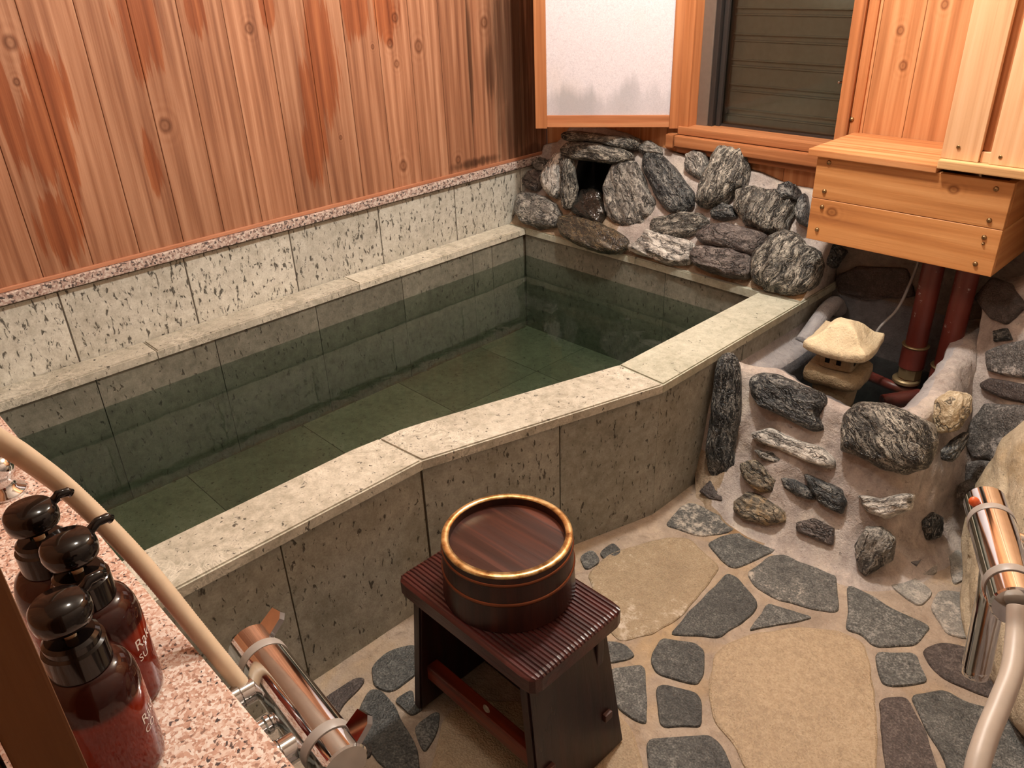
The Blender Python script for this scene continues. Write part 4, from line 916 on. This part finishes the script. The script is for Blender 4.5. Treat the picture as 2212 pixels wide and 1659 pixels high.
bm = bmesh.new(); q0 = on(1988, 855, 2, .185); q1 = on(1905, 868, 2, .17); cyl(bm, q0, q1, .022, 24, .003); mobj('branch', bm, M_redp, fp, auto=.6)
cb = spline([on(1990, 548, 1, .1), on(1975, 590, 1, .09), on(1940, 665, 1, .05), on(1897, 712, 1, 0.0), on(1880, 735, 1, -.02) + Vector((0, 0, -.05))], 10)
bm = bmesh.new(); tube(bm, cb, .0042, 10); tag(mobj('cable', bm, M_cable, smooth=True), 'thin grey cable hanging from the wooden box into the pond', 'cable')
gp = spline([Vector((1.345, .16, .34)), Vector((1.345, .12, .372)), Vector((1.345, .06, .365)), Vector((1.345, -.01, .33)), Vector((1.345, -.07, .30))], 10)
bm = bmesh.new(); tube(bm, gp, .026, 20); tag(mobj('grey_pipe', bm, M_mortl, smooth=True), 'short bent pipe painted grey against the far outer side of the bath', 'pipe')

# ------------------------------------------------------------------ stool
ZS = .35; BZ = sorted((on(1080, 1525, 1, -1.45).z, on(1090, 1465, 1, -1.45).z))
st = empty('bath_stool', (1.51, -1.51, 0), 'dark red lacquered wooden bath stool with ribbed seat', 'stool')
sx0, sx1, sy0, sy1 = 1.322, 1.693, -1.632, -1.392
bm = bmesh.new(); NR = 26; prof = []
iy0, iy1 = sy0 + .006, sy1 - .006
for i in range(NR):
    y0 = iy0 + (iy1 - iy0) * i / NR; dy = (iy1 - iy0) / NR
    prof += [(y0, ZS - .0028), (y0 + dy * .22, ZS - .0004), (y0 + dy * .5, ZS), (y0 + dy * .78, ZS - .0004)]
prof.append((iy1, ZS - .0028))
n0 = len(prof); rad_ = .022; xsn = [sx0, sx0 + .004, sx0 + .012, sx0 + .03] + [sx0 + .03 + (sx1 - sx0 - .06) * k / 6 for k in range(1, 6)] + [sx1 - .03, sx1 - .012, sx1 - .004, sx1]
def shrink(x):
    e = min(x - sx0, sx1 - x); return 0 if e >= rad_ else rad_ - math.sqrt(max(rad_ ** 2 - (rad_ - e) ** 2, 0))
L = rl(bm); rows = []
for x in xsn:
    s = shrink(x); ym = (sy0 + sy1) / 2; hwid = (sy1 - sy0) / 2; f = (hwid - s) / hwid
    edge = .004 if x in (sx0, sx1) else (.0015 if min(x - sx0, sx1 - x) < .005 else 0)
    top = [(min(max(y, ym - hwid * f + .001), ym + hwid * f - .001), (z if abs(y - ym) < hwid * f - .001 else ZS - .003) - edge) for y, z in prof]
    loop = [(ym - hwid * f, ZS - .034), (ym - hwid * f, ZS - .006)] + top + [(ym + hwid * f, ZS - .006), (ym + hwid * f, ZS - .034)]
    rows.append([bm.verts.new((x, y, z)) for y, z in loop])
for A0, B0 in zip(rows, rows[1:]):
    for j in range(len(A0)): bm.faces.new((A0[j], A0[(j + 1) % len(A0)], B0[(j + 1) % len(A0)], B0[j]))
bm.faces.new(rows[0]); bm.faces.new(rows[-1][::-1])
mobj('seat', bm, M_stool, st)
def legb(xt, xb, sgn):
    bm = bmesh.new(); L = rl(bm); th = .024
    v = [bm.verts.new(p) for p in ((xb, -1.636, 0.006), (xb, -1.396, 0.006), (xb - sgn * th, -1.396, 0.006), (xb - sgn * th, -1.636, 0.006),
                                   (xt, -1.618, ZS - .0335), (xt, -1.412, ZS - .0335), (xt - sgn * th, -1.412, ZS - .0335), (xt - sgn * th, -1.618, ZS - .0335))]
    for f in ((0, 1, 2, 3), (4, 5, 6, 7), (0, 1, 5, 4), (1, 2, 6, 5), (2, 3, 7, 6), (3, 0, 4, 7)): bm.faces.new([v[i] for i in f])
    bmesh.ops.bevel(bm, geom=bm.edges[:], offset=.004, segments=2, affect='EDGES'); return mobj('leg', bm, M_leg, st, auto=.7)
legb(1.352, 1.333, -1); legb(1.664, 1.706, 1)
bm = bmesh.new(); box(bm, (1.352, -1.612, .085), (1.684, -1.585, .125), .003); mobj('front_rail', bm, M_rail_lit, st)
for z0, z1 in ((.008, BZ[0] - .006), (BZ[0] + .006, BZ[1] - .006)):
    bm = bmesh.new(); box(bm, (1.352, -1.45, z0), (1.684, -1.43, z1), .003); mobj('back_rail', bm, M_leg, st)
bm = bmesh.new(); box(bm, (1.352, -1.448, BZ[1] + .006), (1.676, -1.43, ZS - .036), .003); mobj('back_panel', bm, M_leg, st)
bm = bmesh.new(); p = on(1051, 1531, 1, -1.612); lathe(bm, [(0, .002), (.0055, .002), (.0065, .0012), (.0075, .002), (.009, 0)], 24, axisM(p, (0, -1, 0))); mobj('screw_cap', bm, plain('dull_silver', (.3, .26, .22), .4, .6), st)
for y in (-1.438, -1.598):
    bm = bmesh.new(); box(bm, (1.68, y - .010, .096), (1.700, y + .010, .114), .002); mobj('tenon', bm, plain('tenon_wood_%d' % (-y * 1000), (.07, .022, .016), .4), st)

# ------------------------------------------------------------------ bucket
bcx, bcy = 1.4975, -1.497
_t = on(1095, 1151, 2, ZS + .122); bcx, bcy = _t.x, _t.y
bk_ = empty('wash_bucket', (bcx, bcy, ZS), 'dark wooden wash bucket with copper rim upside down on the stool', 'bucket')
MB = Matrix.Translation((bcx, bcy, ZS + .0005)); RT, RB, HB = .119, .125, .122
bm = bmesh.new(); L = rl(bm); sg = 96
prof = [(RB - .012, 0), (RB, 0), (RB + (RT - RB) * .5, HB * .5), (RT, HB - .004), (RT - .002, HB), (RT - .012, HB), (RT - .013, HB - .022)]
lathe(bm, prof, sg)
for f in bm.faces:
    a = math.atan2(f.calc_center_median().y, f.calc_center_median().x); random.seed(int((a + math.pi) / (2 * math.pi) * 16)); f[L] = random.random()
mobj('staves', bm, M_bucket, bk_, auto=.7, matrix=MB)
bm = bmesh.new(); L = rl(bm); zd = HB - .017; rD = RT - .0125; ncut = [-1, -.62, -.28, .05, .42, .74, 1]; random.seed(4)
ra = math.atan2(-.62, .78)
for c0, c1 in zip(ncut, ncut[1:]):
    pts = [(math.sqrt(max(1 - t * t, 0)) * rD, t * rD) for t in [c0 + (c1 - c0) * k / 8 for k in range(9)]]; pts = pts + [(-x, y) for x, y in pts[::-1]]
    cl = []
    for p in pts:
        if not cl or (abs(p[0] - cl[-1][0]) + abs(p[1] - cl[-1][1])) > 1e-5: cl.append(p)
    if abs(cl[0][0] - cl[-1][0]) + abs(cl[0][1] - cl[-1][1]) < 1e-5: cl.pop()
    r = random.random()
    f = bm.faces.new([bm.verts.new((y, x, zd)) for x, y in cl]); f[L] = r
mobj('base', bm, M_disc, bk_, matrix=MB @ Matrix.Rotation(math.radians(92), 4, 'Z'))
bm = bmesh.new(); lathe(bm, [(RT - .0125, HB - .002), (RT - .012, HB + .0012), (RT - .001, HB + .0012), (RT + .0012, HB - .001), (RT + .0014, HB - .004), (RT - .001, HB - .005)], sg); mobj('rim', bm, M_copper, bk_, smooth=True, matrix=MB)['label'] = 'bright copper rim'
bm = bmesh.new(); h0 = HB * .845; r_ = RB + (RT - RB) * .845; lathe(bm, [(r_ - .002, h0 - .003), (r_ + .0016, h0 - .0025), (r_ + .0022, h0), (r_ + .0012, h0 + .0028), (r_ - .002, h0 + .003)], sg); mobj('hoop', bm, M_hoop, bk_, smooth=True, matrix=MB)
bm = bmesh.new(); h0 = HB * .50; r_ = RB + (RT - RB) * .50; lathe(bm, [(r_ - .002, h0 - .004), (r_ + .0018, h0 - .003), (r_ + .0026, h0), (r_ + .0016, h0 + .003), (r_ - .002, h0 + .004)], sg); mobj('hoop', bm, M_hoop, bk_, smooth=True, matrix=MB)
random.seed(11)

# ------------------------------------------------------------------ counter
ZT = .72; YE = -2.085
ct = empty('washing_counter', (1.0, -2.4, 0), 'pink granite counter with three pump bottles at the left front', 'counter')
bm = bmesh.new(); box(bm, (.002, YF + .002, ZT - .025), (2.0, YE, ZT), .003); mobj('top', bm, M_gran2, ct)
bm = bmesh.new(); box(bm, (.002, YF + .002, 0), (1.98, YE - .013, ZT - .0255)); mobj('front', bm, M_side, ct)

# ------------------------------------------------------------------ bottles
HZ = .205
def text_mesh(txt, size, R, z, a0, spacing=1.0):
    cu = bpy.data.curves.new('lettering', 'FONT'); cu.body = txt; cu.size = size; cu.space_character = spacing; cu.resolution_u = 3
    o = bpy.data.objects.new('lettering', cu); C.objects.link(o); bpy.context.view_layer.update()
    me = bpy.data.meshes.new_from_object(o.evaluated_get(bpy.context.evaluated_depsgraph_get())); bpy.data.objects.remove(o); bpy.data.curves.remove(cu)
    bm = bmesh.new(); bm.from_mesh(me); bpy.data.meshes.remove(me)
    bmesh.ops.subdivide_edges(bm, edges=bm.edges[:], cuts=1)
    for v in bm.verts:
        a = a0 + v.co.x / R; v.co = Vector((R * math.cos(a), R * math.sin(a), z + v.co.y))
    return bm
def bottle(head, noz, label, lines, ang0):
    p = on(head[0], head[1], 2, ZT + HZ + .004); q = on(noz[0], noz[1], 2, ZT + HZ + .006); d = q - p; a = math.atan2(d.y, d.x); ln_ = min(d.length, .085)
    root = empty('pump_bottle', (p.x, p.y, ZT), label, 'bottle', 'amber pump bottles on the granite counter'); M0 = Matrix.Translation((p.x, p.y, ZT + .0005)); MR = M0 @ Matrix.Rotation(a, 4, 'Z')
    bm = bmesh.new(); lathe(bm, [(0, .003), (.030, .001), (.037, 0), (.0405, .004), (.041, .01), (.041, .103), (.0395, .114), (.036, .124), (.030, .130), (.024, .133), (.018, .134)], 56); mobj('body', bm, M_amber, root, smooth=True, matrix=M0)
    bm = bmesh.new(); lathe(bm, [(.0215, .132), (.0262, .133), (.0262, .158), (.0235, .160), (.0235, .166), (.0205, .169), (.0085, .1695), (.0085, .164), (.006, .164)], 48); mobj('collar', bm, M_black, root, auto=.6, matrix=M0)
    bm = bmesh.new(); cyl(bm, (0, 0, .163), (0, 0, .190), .0052, 20); mobj('stem', bm, M_stem, root, auto=.6, matrix=M0)
    bm = bmesh.new(); lathe(bm, [(0, .182), (.0195, .182), (.0238, .185), (.0252, .193), (.0242, .202), (.0205, .2065), (0, .2085)], 48); hd = mobj('pump_head', bm, M_black, root, smooth=True, matrix=M0)
    bm = bmesh.new(); tube(bm, [Vector((.017, 0, .199)), Vector((.026, 0, .203)), Vector((ln_ * .7, 0, .206)), Vector((ln_ * .93, 0, .205)), Vector((ln_, 0, .2015))], .0048, 14); nz = mobj('nozzle', bm, M_black, hd, smooth=True, matrix=MR)
    for (t, size, z) in lines:
        bm = text_mesh(t, size, .0413, z, ang0); mobj('lettering', bm, M_white, root, matrix=M0)
    return root
bottle((58, 1092), (148, 1050), 'amber pump bottle farthest from the brown post, nozzle over the hose', [], 0)
bottle((140, 1160), (234, 1105), 'middle amber pump bottle of three, its white lettering facing the bath', [('Rakn', .018, .072), ('SU', .012, .058)], .45)
bottle((120, 1295), (216, 1226), 'amber pump bottle nearest the brown post, with painted glow of red liquid', [('Rakn', .015, .06), ('CO', .011, .048)], .6)

# ------------------------------------------------------------------ left mixer tap with hose
def mixer(e0, e1, R, label, name, side, ringf=(.2, .82)):
    """thermostatic bar mixer between e0 and e1"""
    e0, e1 = Vector(e0), Vector(e1); ax_ = (e1 - e0); Lg = ax_.length; root = empty(name, e0.lerp(e1, .5), label, 'faucet')
    M = axisM(e0, ax_); bm = bmesh.new(); r0, r1 = ringf
    lathe(bm, [(0, Lg * r0), (R, Lg * r0), (R, Lg * r1), (0, Lg * r1)], 48, M); mobj('body', bm, M_chrome, root, auto=.6)
    bm = bmesh.new(); lathe(bm, [(0, 0), (R * .9, .0), (R * .97, .002), (R * .97, Lg * r0 - .012), (0, Lg * r0 - .012)], 48, M); h1 = mobj('handle', bm, M_chrome, root, auto=.6)
    bm = bmesh.new(); lathe(bm, [(0, Lg * r1 + .012), (R * .97, Lg * r1 + .012), (R * .97, Lg - .002), (R * .9, Lg), (0, Lg)], 48, M); h2 = mobj('handle', bm, M_chrome, root, auto=.6)
    for f0 in (Lg * r0 - .012, Lg * r1):
        bm = bmesh.new(); lathe(bm, [(R * .8, f0), (R * 1.02, f0), (R * 1.035, f0 + .002), (R * 1.035, f0 + .010), (R * 1.02, f0 + .012), (R * .8, f0 + .012)], 48, M); mobj('ring', bm, M_ringp, root, auto=.6)
    return root, M, Lg, h1, h2
zt = .715; E0 = at(548, 1398, .97); E1 = at(735, 1668, .835)
E1.z = E0.z
E0 = on(540, 1390, 2, .672); E1 = on(745, 1660, 2, .672)
R0 = .0285
mx, Mx, Lg, h1, h2 = mixer(E0, E1, R0, 'chrome bar mixer faucet on the edge of the pink granite counter', 'mixer_faucet', 1)
ax_ = (E1 - E0).normalized(); out = Vector((ax_.y, -ax_.x, 0)); out = out if out.y > 0 else -out
for h_, f0 in ((h1, .05), (h2, .93)):
    c = E0 + ax_ * (Lg * f0); bm = bmesh.new(); fin = Matrix((ax_, (out * .75 + Vector((0, 0, .66))).normalized(), ax_.cross((out * .75 + Vector((0, 0, .66))).normalized()))).transposed().to_4x4(); fin.translation = c
    prism(bm, [(-.012, R0 * .8), (.014, R0 * .8), (.012, R0 + .02), (.006, R0 + .026), (-.010, R0 + .022)], -.004, .004, 0, M=fin); mobj('fin', bm, M_chrome, h_)
for f0, rr in ((.30, .0135), (.74, .0155)):
    c = E0 + ax_ * (Lg * f0); bm = bmesh.new(); cyl(bm, c - out * (R0 * .8), c - out * ((c.y - (YE - .0128)) / max(out.y, .5)), rr, 28, .002); cyl(bm, c - out * (R0 + .012), c - out * (R0 + .03), rr * 1.12, 28, .002); mobj('inlet', bm, M_chrome, mx, auto=.6)
c = E0 + ax_ * (Lg * .53) + Vector((0, 0, -.004)); bm = bmesh.new(); cyl(bm, c - out * (R0 * .8), c - out * (R0 + .042), .009, 24, .002); cyl(bm, c - out * (R0 + .002), c - out * (R0 + .010), .011, 24, .002); mobj('hose_union', bm, M_chrome, mx, auto=.6)
c = E0 + ax_ * (Lg * .47); bm = bmesh.new(); cyl(bm, c - out * .01 + Vector((0, 0, -R0 * .7)), c - out * .01 + Vector((0, 0, -R0 - .03)), .012, 24, .002); cyl(bm, c - out * .01 + Vector((0, 0, -R0 - .028)), c - out * .01 + Vector((0, 0, -R0 - .06)), .010, 24, .002); mobj('spout', bm, M_chrome, mx, auto=.8)
# hose from the mixer up to the left
hp = [at(538, 1500, 1.01), at(430, 1368, 1.0), at(300, 1210, .995), at(160, 1070, .985), at(60, 992, .965), at(0, 954, .95), at(-140, 870, .90)]
bm = bmesh.new(); tube(bm, spline(hp, 60), lambda t: .0092 + .0022 * min(1, t * 1.3), 18, .05); tag(mobj('shower_hose', bm, M_hose, smooth=True), 'cream ribbed shower hose running along the pink granite counter', 'hose')
# chrome tap at the far left
p = on(14, 1066, 2, ZT); tp = empty('chrome_tap', p, 'chrome tap standing on the counter at the far left edge', 'tap')
bm = bmesh.new(); lathe(bm, [(0, 0), (.028, 0), (.028, .006), (.018, .010), (.016, .03), (.022, .036), (.024, .05), (.018, .062), (0, .066)], 32, Matrix.Translation(p)); mobj('valve_body', bm, M_chrome, tp, smooth=True)
bm = bmesh.new(); cyl(bm, p + Vector((0, 0, .06)), p + Vector((0, 0, .085)), .009, 20, .002)
for k in range(4): a = k * math.pi / 2 + .4; cyl(bm, p + Vector((0, 0, .082)), p + Vector((.026 * math.cos(a), .026 * math.sin(a), .084)), .006, 14, .002)
mobj('cross_handle', bm, M_chrome, tp, smooth=True)
bm = bmesh.new(); tube(bm, spline([p + Vector((-.012, .01, .04)), p + Vector((-.03, .03, .05)), p + Vector((-.06, .04, .045)), p + Vector((-.07, .045, .02))], 8), .009, 16); mobj('spout', bm, M_chrome, tp, smooth=True)

# ------------------------------------------------------------------ right mixer tap
F0 = at(2128, 1085, 1.24); F1 = at(2196, 1312, 1.06)
R1 = .0265
mr, Mr, Lr, g1, g2 = mixer(F0, F1, R1, 'chrome bar mixer faucet with orange button at the right edge', 'mixer_faucet', -1, (.26, .80))
axr = (F1 - F0).normalized(); side = axr.cross(ray(2160, 1200)).normalized()
if side.x < 0: side = -side
side = (side + Vector((.35, 0, 0))).normalized()
for f0 in (.34, .46):
    c = F0 + axr * (Lr * f0); bm = bmesh.new(); e = c + Vector((XR - c.x, .02, 0)); cyl(bm, c + Vector((R1 * .6, 0, 0)), e, .013, 28, .002); cyl(bm, c + Vector((R1 + .006, 0, 0)), c + Vector((R1 + .02, 0, 0)), .016, 28, .002); mobj('inlet', bm, M_chrome, mr, auto=.6)
tocam = (cam_loc - F0).normalized()
c = F0 + axr * (Lr * .17) + (tocam - axr * tocam.dot(axr)).normalized() * (R1 * .93) - side * .012
bm = bmesh.new(); lathe(bm, [(0, .006), (.005, .005), (.0065, .002), (.0065, -.003)], 20, axisM(c, tocam)); mobj('button', bm, M_orange, mr, smooth=True)['label'] = 'orange safety button'
bm = bmesh.new(); cyl(bm, F0 - axr * .022, F0 + axr * .004, .004, 16, .001); cyl(bm, F0 - axr * .008, F0 + axr * .004, .007, 16, .001); mobj('spindle', bm, M_chrome, mr, auto=.6)
s0 = F0 + axr * (Lr * .55); sp_ = [s0 + Vector((0, 0, -.01)), at(2146, 1235, 1.18), at(2140, 1290, 1.17), at(2110, 1440, 1.22)]
bm = bmesh.new(); tube(bm, spline(sp_, 8), lambda t: .0145 + .002 * t, 28); a, b = sp_[-1], (sp_[-1] - sp_[-2]).normalized(); cyl(bm, a - b * .004, a + b * .014, .0155, 28, .002); mobj('spout', bm, M_chrome, mr, auto=.9)
hq = [at(2198, 1312, 1.05), at(2196, 1370, 1.04), at(2186, 1450, 1.01), at(2160, 1520, .98), at(2128, 1600, .95), at(2108, 1680, .93), at(2110, 1800, .93), at(2150, 1900, .97)]
bm = bmesh.new(); tube(bm, spline(hq, 50), .0105, 18, .03); tag(mobj('shower_hose', bm, M_hose2, smooth=True), 'grey beige hose hanging from the faucet at the right edge', 'hose')

# ------------------------------------------------------------------ light
def lamp(loc, energy, r, col):
    l = bpy.data.lights.new('ceiling_bulb', 'POINT'); l.energy = energy; l.shadow_soft_size = r; l.color = col; o = bpy.data.objects.new('ceiling_bulb', l); C.objects.link(o); o.location = loc
lamp((1.25, -.62, 2.15), 84, .05, (1, .95, .89))
lamp((1.3, -1.75, 2.2), 15, .05, (1, .95, .89))
wd = bpy.data.worlds.new('world'); bpy.context.scene.world = wd; wd.use_nodes = True
wd.node_tree.nodes['Background'].inputs[0].default_value = (.9, .85, .8, 1); wd.node_tree.nodes['Background'].inputs[1].default_value = .02
sc = bpy.context.scene; sc.view_settings.view_transform = 'Standard'; sc.view_settings.look = 'None'; sc.view_settings.exposure = 0.14; sc.view_settings.gamma = 1.0
